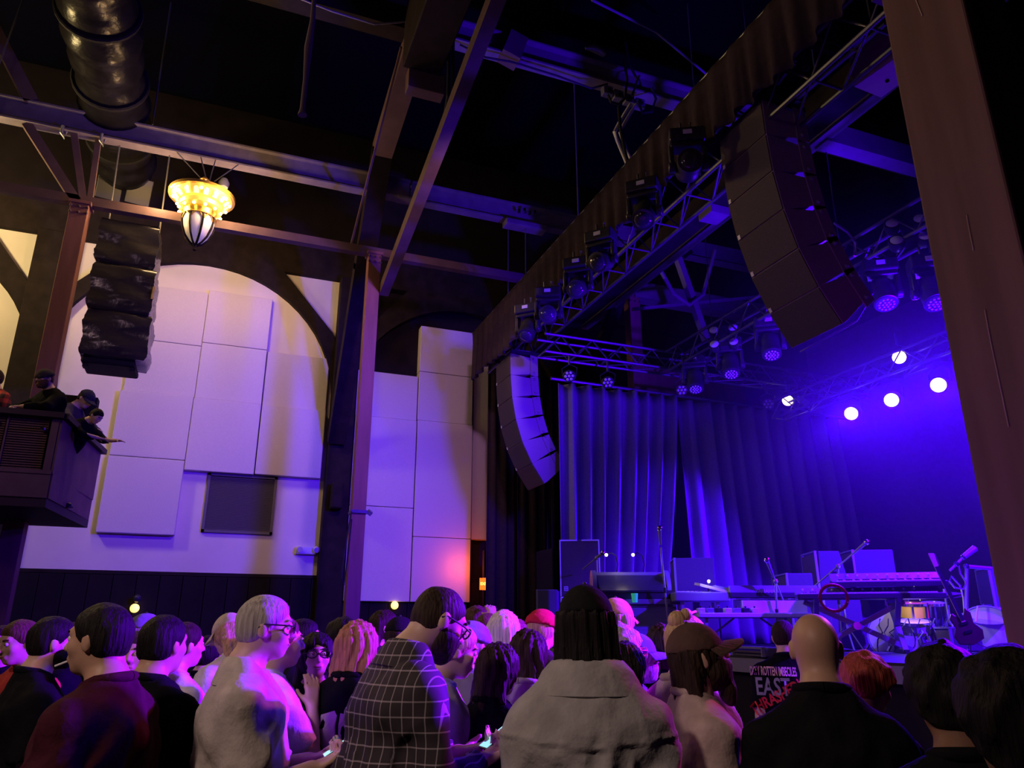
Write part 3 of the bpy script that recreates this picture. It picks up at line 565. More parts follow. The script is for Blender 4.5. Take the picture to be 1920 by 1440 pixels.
# ------------------------------------------------------------------ fixtures
def moving_head(loc, aim_pitch, yaw, label, group, led=False, s=1.0):
    t = empty('moving_light', (0, 0, 0), label, 'stage light', group)
    MB().tube([(-.05, 0, .10), (-.05, 0, .02), (0, 0, -.02), (.05, 0, .02), (.05, 0, .10)], .014).build('clamp', M_alu, t)
    b = MB().box((0, 0, -.10), (.36, .24, .15)).build('base', M_blackmetal, t, bevel=.02); MB().box((0, -.122, -.09), (.09, .008, .05)).build('display', M_white, b)
    y = MB(); y.box((0, 0, -.20), (.34, .16, .05))
    for sx in (-1, 1): y.add(*_arm(sx))
    y.build('yoke', M_blackmetal, t, bevel=.012, smooth=40)
    o = Vector((0, 0, -.42)); ax = Vector((0, -math.cos(aim_pitch), -math.sin(aim_pitch)))
    hd = MB().lathe([(.0, -.20), (.09, -.19), (.125, -.13), (.13, -.02), (.115, .03), (.125, .06), (.125, .16), (.11, .165)], o, ax, n=22).build('head', M_plastic, t, smooth=40)
    if led:
        MB().cyl(o+ax*.163, o+ax*.170, .112, n=22).build('front_ring', M_lens, hd)
        led_m = MB().ball((0, 0, 0), .015, 8, 4).mesh('led_cell', M_led, smooth=60); a_, b_, _ = basis(ax)
        for rr, nn in ((0, 1), (.037, 6), (.076, 12)):
            for k in range(nn):
                g = 2*PI*k/max(nn, 1); share('led_cell', led_m, hd, o+ax*.172+a_*rr*math.cos(g)+b_*rr*math.sin(g))
    else:
        MB().lathe([(.10, .0), (.09, .02), (.05, .035), (0.0, .04)], o+ax*.155, ax, n=20).build('lens', M_lens, hd, smooth=60)
    t.location = loc; t.rotation_euler = (0, 0, yaw); t.scale = (s, s, s); return t
def rz_inv(a, v): return (v[0]*math.cos(a)+v[1]*math.sin(a), -v[0]*math.sin(a)+v[1]*math.cos(a), v[2])
def _arm(sx):
    m = MB(); m.bar((sx*.165, 0, -.19), (sx*.165, 0, -.44), .045, .12, (0, 1, 0)); m.cyl((sx*.13, 0, -.42), (sx*.20, 0, -.42), .06, n=16); return m.v, m.f
ML = [((1290, 298), .2, -.5, 'large moving head light nearest the near loudspeaker column'), ((1208, 388), .9, -.8, 'moving head light second along the valance with a clamp of bright cable'), ((1128, 478), .5, -.9, 'moving head light third along the valance'),
      ((1084, 527), .6, -.7, 'moving head light fourth along the valance'), ((1028, 580), .3, -.5, 'moving head light fifth along the valance, round face to the hall'), ((990, 608), 1.0, -.8, 'moving head light last along the valance above the far loudspeaker')]
for (px, py), ap, yw, l in ML:
    q = onX(px, py, 4.02); t = moving_head((q[0], q[1], q[2]+.33), ap, yw, l, 'moving lights under the valance', False, 1.0); a_ = rz_inv(yw, (.42, 0, 6.67-q[2]-.33)); MB().bar((0, 0, .03), a_, .035, .035).build('hanging_arm', M_alu, t)
ML2 = [((1303, 712), 'round LED head on the middle truss, farthest down the row'), ((1369, 683), 'round LED head on the middle truss, second from the far end'), ((1444, 646), 'round LED head on the middle truss just left of the near loudspeaker'), ((1655, 548), 'round LED head on the middle truss just right of the near loudspeaker'), ((1748, 545), 'round LED head on the middle truss half hidden by the timber column')]
for (px, py), l in ML2:
    q = onX(px, py, 6.85); moving_head((q[0], q[1], q[2]+.42), 1.15, -.62, l, 'round LED heads on the middle truss', True, 1.05)
for (px, py), s, l in (((1357, 631), 1.0, 'four-cell blinder at the far end of the middle truss'), ((1703, 432), 1.0, 'four-cell blinder beside the timber column')):
    q = Vector(onX(px, py, 6.75)); t = empty('blinder_light', (0, 0, 0), l, 'stage light', 'four-cell blinders')
    MB().box((0, .03, 0), (.12, .10, .40)).build('spine', M_blackmetal, t); MB().box((0, .12, .0), (.40, .06, .06)).build('bracket', M_blackmetal, t)
    for ix in (-1, 1):
        for iz in (-1, 1):
            k = Vector((ix*.14, 0, iz*.14)); c = MB().lathe([(.045, .13), (.07, .1), (.085, 0), (.085, -.02)], k, (0, 1, 0), n=18).build('lamp', M_plastic, t, smooth=40)
            MB().lathe([(.078, 0), (.06, .012), (0, .018)], k+Vector((0, -.012, 0)), (0, -1, 0), n=18).build('glass', M_led, c, smooth=60)
    t.location = q; t.rotation_euler = (-.35, 0, -.75)
def par(loc, aim, label, group, lit=None, s=1.0):
    t = empty('led_par', loc, label, 'stage light', group); o = Vector(loc); ax = Vector(aim).normalized(); a_, b_, _ = basis(ax)
    bd = MB().lathe([(.05, -.16), (.085, -.13), (.095, 0), (.10, .03), (.095, .035)], o, ax, n=20).build('body', M_plastic, t, smooth=40)
    MB().cyl(o+ax*.03, o+ax*.036, .092, n=20).build('face', lit or M_lens, bd)
    lm = MB().ball((0, 0, 0), .024, 8, 5).mesh('led_cell', lit or M_led, smooth=60)
    for k in range(7):
        rr = 0 if k == 0 else .058; g = 2*PI*k/6; share('led_cell', lm, bd, o+ax*.042+a_*rr*math.cos(g)+b_*rr*math.sin(g))
    h = Vector((0, 0, 1)); MB().tube([o+a_*.11, o+a_*.12+h*.13, o+h*.2, o-a_*.12+h*.13, o-a_*.11], .010, 6).build('yoke', M_blackmetal, t)
    MB().cyl(o+h*.19, o+h*.38, .018).build('clamp', M_alu, t)
    return t
for (px, py), l in (((1068, 705), 'LED par lamp at the left end of the wing truss'), ((1140, 717), 'second LED par lamp along the wing truss'), ((1278, 731), 'third LED par lamp along the wing truss'), ((1440, 757), 'fourth LED par lamp along the wing truss near the warm lamp')):
    q = onY(px, py, 10.15); par(q, (-.55, -.75, -.35), l, 'LED pars under the wing truss')
for (px, py), l in (((1477, 751), 'warm lit par lamp with a pale colour frame beside it'), ((1686, 670), 'warm lit par lamp above the blue stage lights')):
    q = onX(px, py, 9.0) if px > 1600 else onY(px, py, 10.1); par(q, tuple(Vector((0, 0, EYE))-Vector(q)), l, 'warm lit par lamps', M_warmon)
q = Vector(onY(1507, 753, 10.05)); t = empty('gel_frame', q, 'pale colour frame plate hanging beside the warm par lamp', 'plate')
MB().box(q, (.30, .02, .13), Euler((0, R(12), .2)).to_matrix()).build('plate', M_pale, t); rod('safety_wire', q+Vector((-.1, 0, .05)), q+Vector((-.12, 0, .3)), .006, t)
for p, l in zip(BACK, ('lit blue wash light, lowest of the three', 'lit blue wash light, middle of the three', 'lit blue wash light nearest the timber column')):
    t = empty('wash_light', p, l+' at the back of the stage', 'stage light', 'three lit blue wash lights'); o = Vector(p); ax = Vector((-.80, -.50, -.33)).normalized()
    bd = MB().lathe([(.0, -.22), (.09, -.20), (.125, -.1), (.125, .02), (.115, .03)], o, ax, n=22).build('head', M_plastic, t, smooth=40)
    MB().cyl(o+ax*.026, o+ax*.034, .098, n=22).build('lens', M_blueon, bd)
    MB().tube([o+Vector((.05, .16, 0)), o+Vector((.05, .17, .2)), o+Vector((.05, 0, .3)), o+Vector((.05, -.17, .2)), o+Vector((.05, -.16, 0))], .016, 6).build('yoke', M_blackmetal, t)
    MB().box(o+Vector((.05, 0, .36)), (.22, .30, .13)).build('base', M_blackmetal, t, bevel=.015)
# haze over the stage
hz = MB().mm((5.35, 2.9, DK+.02), (11.55, 10.9, 6.9)).build('stage_haze', None, None, kind='stuff', label='thin blue haze hanging over the stage under the lights', cat='haze') if False else None
me = MB().mm((5.2, 3.5, DK+.02), (11.5, 10.85, 7.0)).mesh('stage_haze', M_black); me.materials.clear()
hm = bpy.data.materials.new('stage_haze'); hm.use_nodes = True; nt = hm.node_tree; nt.nodes.clear()
vo = nt.nodes.new('ShaderNodeVolumeScatter'); vo.inputs['Density'].default_value = .010; vo.inputs['Anisotropy'].default_value = .65; vo.inputs['Color'].default_value = (.9, .9, .95, 1)
ou = nt.nodes.new('ShaderNodeOutputMaterial'); nt.links.new(vo.outputs[0], ou.inputs['Volume']); me.materials.append(hm)
hz = bpy.data.objects.new('stage_haze', me); COL.objects.link(hz); tag(hz, 'thin blue haze hanging over the stage under the lights', 'haze', None, 'stuff')
# ------------------------------------------------------------------ backline on the stage
def cab(name, label, px, py, d, w, dp, h, m_front=M_grille, m_body=M_tolex, cat='loudspeaker', z0=None, yaw=0, group=None, handle=True, slope=0):
    """box-shaped cabinet facing the audience (-x): w along y, dp along x; px, py is the middle of its top edge at depth d"""
    q = P(px, py, d); zt = q.z; z0 = zt-h if z0 is None else z0; h = zt-z0; t = empty(name, (0, 0, 0), label, cat, group)
    MB().prism([(0, 0), (dp, 0), (dp-slope, h), (slope*.25, h)], (0, -w/2, 0), (0, w/2, 0), (1, 0, 0), (0, 0, 1)).build('case', m_body, t, bevel=.012)
    MB().mm((-.012, -w/2+.03, .03), (.004+slope*.1, w/2-.03, h-.03)).build('grille', m_front, t)
    for s in (-1, 1): MB().mm((-.02, s*(w/2-.012)-.01, .0), (.01, s*(w/2-.012)+.01, h)).build('edge_strip', M_grey, t)
    MB().mm((-.02, -w/2, h-.014), (.01, w/2, h+.004)).build('top_strip', M_grey, t)
    if handle: MB().mm((dp*.4, -w/2-.008, h*.35), (dp*.55, -w/2+.004, h*.58)).build('side_handle', M_black, t)
    t.location = (q.x, q.y, z0); t.rotation_euler = (0, 0, yaw); return t
# tall stack by the curtain
def dbcab(label, z0, h):
    q = P(1086, 1012, 10.6); t = empty('stack_loudspeaker', (0, 0, 0), label, 'loudspeaker', 'loudspeaker stack by the curtain')
    MB().mm((-.28, -.0, 0), (.28, .5, h)).build('case', M_tolex, t, bevel=.012); MB().mm((-.262, -.012, .02), (.262, .002, h-.02)).build('grille', M_grille, t)
    for s in (-1, 1): MB().mm((s*.268-.008, -.018, 0), (s*.268+.008, .004, h)).build('edge_strip', M_pale, t)
    MB().mm((-.27, -.018, h-.018), (-.03, .004, h)).build('top_strip', M_pale, t); MB().mm((.03, -.018, h-.018), (.27, .004, h)).build('top_strip', M_pale, t)
    if h > .7:
        for a, b in (((-.225, .07), (-.17, .078)), ((-.225, .122), (-.17, .13)), ((-.225, .07), (-.217, .13)), ((-.178, .07), (-.17, .13)), ((-.225, .097), (-.17, .104)), ((-.201, .07), (-.194, .13))):
            MB().mm((a[0], -.02, a[1]), (b[0], -.012, b[1])).build('maker_mark', M_pale, t)
    t.location = (q.x, q.y, z0); t.rotation_euler = (0, 0, -.45); return t
zq = P(1086, 1012, 10.6).z
dbcab('square black loudspeaker on top of the stack by the curtain, pale edges', zq-.76, .76); dbcab('lower loudspeaker of the stack by the curtain', DK, zq-.765-DK)
# dark cabinets at the far stage corner
MB().mm((5.2, 11.5, DK), (5.95, 12.2, 2.95)).build('dark_cabinet', M_black, None, bevel=.02, label='large black cabinet in the far stage corner left of the stack', cat='cabinet')
cab('corner_wedge', 'small loudspeaker standing at the foot of the far stage corner', 1010, 1107, 12.0, .45, .3, .5, z0=DK, yaw=-.5, m_front=M_grille)
# mixing console in its road case
q = P(1185, 1135, 9.4); t = empty('mixing_console', (0, 0, 0), 'blue-lit mixing console in an open road case with two gooseneck lamps', 'mixing console')
MB().mm((-.46, -.3, .0), (.46, .3, .06)).build('case_tray', M_grey, t, bevel=.01)
MB().mm((-.44, -.28, .06), (.44, .28, .16)).build('desk', M_blackmetal, t)
MB().prism([(-.3, .14), (.26, .14), (.28, .36), (.22, .37)], (-.40, 0, 0), (.40, 0, 0), (0, 1, 0), (0, 0, 1)).build('rear_panel', M_blackmetal, t, bevel=.01)
MB().bar((-.44, .25, .38), (.44, .25, .38), .05, .05).build('meter_bridge', M_grey, t)
MB().lathe([(.22, 0), (.22, .05), (.17, .05), (.17, 0)], (.42, .12, .20), (1, 0, 0), n=20).build('cheek', M_grey, t, smooth=40); MB().lathe([(.22, 0), (.22, .05), (.17, .05), (.17, 0)], (-.47, .12, .20), (1, 0, 0), n=20).build('cheek', M_grey, t, smooth=40)
fm = MB().box((0, 0, 0), (.02, .04, .02)).mesh('fader', M_pale)
for i in range(24): share('fader', fm, t, (-.36+.031*i, -.15+.05*((i*7) % 3), .17))
for x, y in ((-.46, .02), (.46, .0)):
    for k in range(4): MB().box((x, -.31, .03+.0*k), (.12, .02, .06)).build('corner_catch', M_alu, t) if k == 0 else None
for x in (-.16, .17):
    tip = Vector((x-.30 if x < 0 else x-.14, .1, .66)); tip = Vector((x-.12, .05, .60))
    MB().tube([(x+.02, .25, .38), (x+.04, .22, .50), (x+.01, .15, .60), (x-.06, .08, .63), tip], .008, 6).build('gooseneck', M_blackmetal, t); MB().ball(tip, .02, 10, 6).build('lamp_tip', M_warmon, t, smooth=60)
t.location = q; t.rotation_euler = (0, 0, -.38)
lamp('console_lamp', 'POINT', q+Vector((-.1, .0, .52)), 1.2, (1, .8, .5), radius=.03)
t = empty('road_case', (0, 0, 0), 'tall blue-lit road case with a dished handle under the mixing console', 'road case')
MB().mm((-.42, -.27, 0), (.42, .27, 1)).build('case', mat('flight_case_board', (.22, .22, .26), .5, var=.1), t, bevel=.015)
for z in (.0, .96): MB().mm((-.43, -.28, z), (.43, .28, z+.04)).build('edge_band', M_alu, t)
for x in (-.43, .40): MB().mm((x, -.28, 0), (x+.03, -.25, 1)).build('edge_band', M_alu, t)
MB().lathe([(.09, 0), (.09, -.012), (.05, -.02), (0, -.02)], (-.1, -.272, .72), (0, 1, 0), n=18).build('handle_dish', M_black, t, smooth=40)
t.location = (q.x, q.y, DK); t.scale = (1, 1, q.z-DK-.005); t.rotation_euler = (0, 0, -.38)
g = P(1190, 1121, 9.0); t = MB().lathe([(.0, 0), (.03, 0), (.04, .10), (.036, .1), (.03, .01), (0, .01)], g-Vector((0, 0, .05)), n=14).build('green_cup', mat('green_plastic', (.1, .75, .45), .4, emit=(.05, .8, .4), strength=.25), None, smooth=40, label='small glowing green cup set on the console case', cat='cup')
# rail behind
t = empty('stage_rail', P(1240, 1150, 10.2), 'blue-lit steel guard rail along the wing behind the console', 'rail')
a, b = P(1238, 1122, 10.3), P(1345, 1122, 10.3)
for dz in (0, -.12, -.25, -.36): rod('rail_bar', a+Vector((0, 0, dz)), b+Vector((0, 0, dz)), .018, t)
for k in (0.02, .35, .72, 1): 
    m_ = a.lerp(b, k); rod('rail_post', m_, (m_.x, m_.y, DK), .02, t)
# amplifier racks behind the opening
cab('amp_rack', 'dark amplifier rack standing in the curtain opening', 1262, 1050, 10.4, .6, .5, 1.0, z0=DK, yaw=-.5, cat='amplifier')
# microphones
def mic(px, py, d, foot, label, boom=None, tilt=(0, 0), big=False):
    tip = P(px, py, d); f = Vector((foot[0], foot[1], DK)) if not isinstance(foot, float) else None
    t = empty('microphone_stand', f, label, 'microphone stand', 'microphone stands on the stage')
    top = tip-Vector((0, 0, .2)) if boom is None else boom
    rod('upright', f+Vector((0, 0, .02)), top, .012, t, ROD_D); MB().cyl(f.lerp(top, .55), f.lerp(top, .60), .02).build('clutch', M_blackmetal, t)
    MB().lathe([(.0, 0), (.14, 0), (.14, .02), (.03, .035), (.015, .06)], f, n=20).build('base', M_blackmetal, t, smooth=40)
    d_ = (tip-top).normalized()
    if boom is not None: rod('boom', top-d_*.35, tip-d_*.14, .009, t, ROD_D); MB().ball(top, .03, 10, 6).build('boom_clamp', M_grey, t)
    MB().cyl(tip-d_*.17, tip, .014, .022).build('microphone_body', M_grey, t, smooth=40); MB().ball(tip+d_*.02, .034, 12, 8).build('microphone_grille', M_chrome, t, smooth=60)
    return t
ROD_D = MB().cyl((0, 0, 0), (0, 0, 1), 1, n=8).mesh('rod', M_grey, smooth=True)
q = P(1256, 1190, 9); mic(1237, 994, 9, (q.x, q.y), 'tall straight microphone stand in front of the curtain opening')
q = P(1122, 1150, 10.2); mic(1129, 1038, 10.1, (q.x, q.y), 'short microphone stand beside the stack loudspeaker', boom=P(1119, 1046, 10.2))
q = P(1459, 1215, 8.8); mic(1439, 1053, 8.6, (q.x, q.y), 'microphone stand with angled boom by the table of keyboards', boom=P(1454, 1090, 8.7))
q = P(1576, 1215, 8.8); mic(1622, 1019, 8.5, (q.x, q.y), 'microphone stand with long boom rising over the electric piano', boom=P(1571, 1062, 8.7))
# table of electronics with a keyboard
t = empty('folding_table', (0, 0, 0), 'white folding table carrying keyboards and boxes', 'table'); q = P(1400, 1150, 9.0)
M_tab = mat('table_top', (.6, .6, .62), .5); A_ = -.37
MB().mm((-.62, -.3, -.05), (.62, .3, 0)).build('table_top', M_tab, t, bevel=.01)
for sx in (-1, 1):
    for sy in (-1, 1): MB().bar((sx*.52, sy*.22, -.05), (sx*.56, sy*.25, DK-q.z), .03, .03).build('leg', M_grey, t)
    MB().bar((sx*.5, 0, -.30), (sx*.15, 0, -.05), .02, .02).build('brace', M_grey, t)
t.location = q; t.rotation_euler = (0, 0, A_)
def on(q, A, x, y, z): return Vector((q.x+math.cos(A)*x-math.sin(A)*y, q.y+math.sin(A)*x+math.cos(A)*y, q.z+z))
def put(t, q, A, x, y, z, yaw=0, pitch=0): t.location = on(q, A, x, y, z); t.rotation_euler = (pitch, 0, A+yaw)
def keyboard(label, w, name='stage_keyboard', brand=None):
    t = empty(name, (0, 0, 0), label, 'keyboard', 'keyboards on the stage')
    MB().mm((-w/2, -.16, 0), (w/2, .18, .055)).build('body', M_plastic, t, bevel=.008); MB().prism([(.02, .055), (.18, .055), (.18, .13), (.15, .13)], (-w/2, 0, 0), (w/2, 0, 0), (0, 1, 0), (0, 0, 1)).build('control_panel', M_grey, t)
    n = int((w-.1)/.024); km = MB().box((0, 0, 0), (.022, .14, .014)).mesh('white_key', M_white); bk = MB().box((0, 0, 0), (.012, .085, .014)).mesh('black_key', M_black)
    for i in range(n):
        share('white_key', km, t, (-w/2+.06+i*.024, -.08, .06))
        if i % 7 not in (2, 6): share('black_key', bk, t, (-w/2+.072+i*.024, -.05, .070))
    for i in range(int(w/.11)): MB().lathe([(.012, 0), (.010, .018)], (-w/2+.08+i*.1, .10, .10), (0, -.4, 1), n=8).build('knob', M_pale, t)
    if brand: 
        for k, (tx, x, s) in enumerate(brand): lettering('lettering', tx, s, (x, .182, .05), (-1, 0, 0), (0, 0, 1), M_pale, t)
    return t
k = keyboard('keyboard with its back to the hall on a riser on the white table', 1.0, 'synthesizer', (('YAMAHA', .1, .055), ('MOTIF', -.3, .045))); put(k, q, A_, .28, .0, .17, PI)
t = empty('keyboard_riser', (0, 0, 0), 'white wedge box under the keyboard on the table', 'box'); MB().prism([(-.2, 0), (.2, 0), (.2, .16), (-.2, .13)], (-.3, 0, 0), (.42, 0, 0), (0, 1, 0), (0, 0, 1)).build('case', M_pale, t); put(t, q, A_, .2, -.02, .002)
t = empty('drum_machine', (0, 0, 0), 'pale sampler propped up at an angle on the left of the table', 'synthesizer')
MB().mm((-.42, -.16, 0), (.2, .2, .10)).build('body', M_grey, t, bevel=.01); MB().box((.05, 0, .15), (.36, .3, .03), Euler((.1, .25, 0)).to_matrix()).build('tilted_panel', M_pale, t); MB().box((.25, .02, .12), (.42, .28, .025), Euler((0, .22, 0)).to_matrix()).build('tilted_panel', M_grey, t)
pd = MB().box((0, 0, 0), (.03, .03, .015)).mesh('pad', M_white)
for i in range(16): share('pad', pd, t, (-.36+.05*(i % 8), -.09+.06*(i//8), .105))
put(t, q, A_, -.42, .0, .13)
t = empty('synth_stand', (0, 0, 0), 'low stand under the sampler on the table', 'stand')
for x in (-.3, .1): MB().bar((x, -.1, 0), (x, -.1, .12), .03, .03).build('leg', M_grey, t); MB().bar((x, .12, 0), (x, .12, .12), .03, .03).build('leg', M_grey, t)
put(t, q, A_, -.45, 0, .002)
t = empty('pedal_row', (0, 0, 0), 'row of small effect boxes along the front of the table', 'effect pedals')
for i in range(7): 
    b_ = MB().box((-.3+.1*i, 0, .025), (.075, .11, .05)).build('pedal', (M_pale, M_grey, M_blackmetal)[i % 3], t, bevel=.006); MB().cyl((-.3+.1*i, -.02, .05), (-.3+.1*i, -.02, .07), .012).build('knob', M_chrome, b_)
put(t, q, A_, -.28, -.22, .002)
lq = P(1329, 1090, 8.85); t = empty('clip_lamp', lq, 'tiny bright lamp shining on the table of electronics', 'lamp'); MB().ball(lq, .016, 12, 8).build('bulb', mat('small_lamp_on', (1, 1, .7), .3, emit=(1, .95, .55), strength=30), t, smooth=60); MB().tube([lq, lq+Vector((.02, .05, -.08)), lq+Vector((.03, .05, -.17))], .008, 6).build('neck', M_blackmetal, t)
lamp('clip_lamp_light', 'POINT', lq+Vector((-.03, -.05, .06)), 1.2, (1, .95, .6), radius=.03)
# amplifier head, side-fill and bass cabinet
t = cab('guitar_amplifier', 'open-backed amplifier with a carrying handle behind the table', 1462, 1078, 9.7, .62, .3, .52, M_grille, M_tolex, 'amplifier', yaw=-.42); MB().tube([(.1, -.25, .0+.5), (.1, -.25, .72), (.1, .12, .72), (.1, .12, .52)], .012, 6).build('handle', M_pale, t)
for i in range(6): MB().ball((-.03, -.22+.08*i, .44), .016, 8, 5).build('knob', M_chrome, t)
zt = t.location.z
cab('amplifier_case', 'flight case beneath the open-backed amplifier', 1470, 1140, 9.75, .7, .45, .5, M_tolex, M_tolex, 'case', z0=DK, yaw=-.42)
cab('side_fill', 'black wedge-backed loudspeaker beside the long microphone boom', 1516, 1037, 10.2, .55, .42, .62, M_grille, M_tolex, yaw=-.42, slope=.12)
cab('drum_riser_case', 'wide grey case under the wedge-backed loudspeaker', 1530, 1126, 10.2, .62, .45, .5, mat('case_cloth', (.3, .3, .33), .8, var=.1), M_tolex, 'case', z0=DK, yaw=-.42)
cab('bass_cabinet', 'tall bass cabinet with pale edges behind the electric piano', 1582, 1036, 10.3, .72, .5, .62, M_grille, M_tolex, yaw=-.46, handle=False)
cab('lower_cabinet', 'lower black cabinet under the tall bass cabinet', 1584, 1108, 10.6, .74, .55, .5, M_grille, M_tolex, z0=DK, yaw=-.46)
# electric piano on an X stand
q = P(1605, 1124, 8.2); A_ = -.64
t = empty('x_stand', (0, 0, 0), 'broad X-shaped keyboard stand holding the electric piano', 'keyboard stand')
for sx in (-.42, .36):
    for y0, y1 in ((-.24, .24), (.24, -.24)): MB().bar((sx, y0, -.02), (sx-.0, y1, DK-q.z+.02), .05, .03).build('leg', M_grey, t)
    MB().bar((sx, -.3, -.02), (sx, .3, -.02), .04, .04).build('arm', M_blackmetal, t); MB().bar((sx, -.3, DK-q.z+.02), (sx, .3, DK-q.z+.02), .04, .04).build('foot', M_blackmetal, t)
for s in (-1, 1): MB().bar((-.52, 0, -.02), (.46, 0, DK-q.z+.03), .07, .05).build('leg', M_grey, t) if s < 0 else MB().bar((.46, .04, -.02), (-.46, .04, DK-q.z+.03), .07, .05).build('leg', M_grey, t)
MB().cyl((-.03, -.06, (DK-q.z)/2), (-.03, .1, (DK-q.z)/2), .04).build('pivot_bolt', M_chrome, t)
t.location = q; t.rotation_euler = (0, 0, A_)
k = keyboard('long electric piano with white keys on the X stand', 1.42, 'electric_piano'); put(k, q, A_, .12, .0, .0)
k = keyboard('upper keyboard stacked on the long electric piano', 1.1, 'synthesizer'); put(k, q, A_, .35, .14, .14, 0, .1)
# red tambourine leaning on the piano
t = empty('tambourine', (0, 0, 0), 'red tambourine leaning on the front of the electric piano', 'tambourine')
MB().lathe([(.115, -.025), (.14, -.025), (.14, .025), (.115, .025), (.115, -.025)], (0, 0, 0), (0, 1, 0), n=26, caps=False).build('rim', mat('red_plastic', (.55, .02, .04), .4), t, smooth=40)
jm = MB().cyl((0, 0, -.004), (0, 0, .004), .026, n=12).mesh('jingle', M_chrome)
for i in range(8): a = 2*PI*i/8; share('jingle', jm, t, (.13*math.cos(a), 0, .13*math.sin(a)), (0, -a+PI/2, 0))
t.location = P(1563, 1121, 7.75); t.rotation_euler = (.25, .3, A_)
# second keyboard bench: little microphones on goosenecks
for i, (px, py) in enumerate(((1674, 1094), (1698, 1100), (1710, 1106))):
    q2 = P(px, py, 8.2); t = empty('gooseneck_microphone', q2, ('tallest', 'middle', 'shortest')[i]+' of three hooped gooseneck microphones over the keyboards', 'microphone', 'gooseneck microphones')
    MB().tube([q2+Vector((-.05, .04, -.10)), q2+Vector((-.05, .04, .0)), q2+Vector((-.02, .02, .05)), q2+Vector((.03, 0, .05)), q2+Vector((.07, -.02, 0)), q2+Vector((.08, -.02, -.06))], .007, 6).build('neck', M_grey, t); MB().cyl(q2+Vector((.08, -.02, -.06)), q2+Vector((.085, -.02, -.11)), .014).build('capsule', M_grey, t)
# drums
M_shell = mat('drum_shell', (.35, .35, .42), .25, .2); M_head = mat('drum_head', (.62, .62, .68), .45); M_yellow = mat('yellow_drum_shell', (.70, .52, .015), .45); M_hoop = M_chrome
def drum(name, label, c, axis, rad, dep_, shell, group='drums of the kit', spurs=False, lugs=8, legs=True, head=None):
    c = Vector(c); ax = Vector(axis).normalized(); t = empty(name, (c.x, c.y, DK), label, 'drum', group); a_, b_, _ = basis(ax)
    MB().lathe([(rad, -dep_/2), (rad, dep_/2)], c, ax, n=30, caps=False).build('shell', shell, t, smooth=60)
    for s in (-1, 1):
        MB().cyl(c+ax*s*(dep_/2-.004), c+ax*s*(dep_/2+.002), rad*.985, n=30).build('drum_head', head or M_head, t)
        MB().lathe([(rad*1.0, -.015), (rad*1.045, -.015), (rad*1.045, .015), (rad*1.0, .015), (rad, -.015)], c+ax*s*dep_/2, ax, n=30, caps=False).build('hoop', M_hoop if name != 'bass_drum' else M_shell, t, smooth=40)
    lg = MB().box((0, 0, 0), (.02, .02, dep_*.9)).mesh('tension_rod', M_chrome)
    for i in range(lugs):
        g = 2*PI*i/lugs; k = c+(a_*math.cos(g)+b_*math.sin(g))*(rad+.018); o = share('tension_rod', lg, t, k, ax.to_track_quat('Z', 'Y').to_euler())
    if spurs:
        for s in (-1, 1): rod('spur', c+a_*s*rad*.9-ax*.0, Vector((c.x, c.y, DK+.01))+a_*s*rad*1.3, .012, t, ROD_D)
    elif legs:
        for i in range(3): g = 2*PI*i/3+.4; rod('leg', c+Vector((math.cos(g)*rad*.9, math.sin(g)*rad*.9, -dep_/2)), (c.x+math.cos(g)*rad*1.35, c.y+math.sin(g)*rad*1.35, DK+.01), .01, t, ROD_D)
    return t
drum('bass_drum', 'pale bass drum of the left kit lying behind the X stand', P(1683, 1193, 9.0), (-.75, -.5, 0), .27, .40, M_shell, spurs=True)
drum('snare_drum', 'yellow snare drum above the left bass drum', P(1709, 1146, 8.8), (-.05, -.10, 1), .17, .15, M_yellow, head=M_yellow)
drum('tom_drum', 'flat pale tom drum tilted in front of the yellow snare', P(1714, 1176, 8.5), (-.10, -.14, 1), .17, .10, M_shell)
drum('tom_drum', 'dark tom drum right of the yellow snare', P(1752, 1152, 9.1), (-.1, -.15, 1), .13, .24, mat('dark_drum_shell', (.05, .05, .07), .25))
drum('tom_drum', 'red tom drum just above the yellow snare', P(1682, 1128, 9.3), (-.05, -.1, 1), .10, .12, mat('red_drum_shell', (.3, .02, .03), .3), legs=True)
drum('bass_drum', 'brightly lit bass drum beside the timber column', P(1862, 1192, 8.6), (-.8, -.4, 0), .30, .42, mat('bright_drum_shell', (.55, .6, .7), .3), spurs=True)
t = empty('cymbal', P(1772, 1115, 8.9), 'small stack of cymbals on a stand right of the keyboards', 'cymbal'); qc = P(1772, 1118, 8.9)
for z in (0, .03): MB().lathe([(0, .02), (.03, .018), (.17, .0), (.17, -.003), (0, .01)], qc+Vector((0, 0, z)), (-.1, -.1, 1), n=24).build('plate', mat('cymbal_bronze', (.55, .5, .45), .25, .9), t, smooth=40)
rod('stand', qc+Vector((0, 0, .08)), (qc.x, qc.y, DK+.3), .014, t, ROD_D)
for i in range(3): g = 2*PI*i/3; rod('leg', (qc.x, qc.y, DK+.35), (qc.x+.22*math.cos(g), qc.y+.22*math.sin(g), DK+.01), .01, t, ROD_D)
qc = P(1850, 1160, 8.5); t = empty('cymbal', qc, 'shining cymbal lying over the bright bass drum', 'cymbal'); MB().lathe([(0, .02), (.03, .018), (.2, .0), (.2, -.003), (0, .01)], qc, (-.2, -.25, 1), n=24).build('plate', M_chrome, t, smooth=40); rod('stand', qc, (qc.x+.1, qc.y+.1, DK+.01), .012, t, ROD_D)
for i, (px, py, l) in enumerate(((1833, 1148, 'drumstick standing upright on the bright bass drum'),)):
    t = MB().cyl(P(px-3, py+18, 8.4), P(px, py-12, 8.4), .012, .008).build('drumstick', M_pale, None, smooth=40, label=l, cat='drumstick')
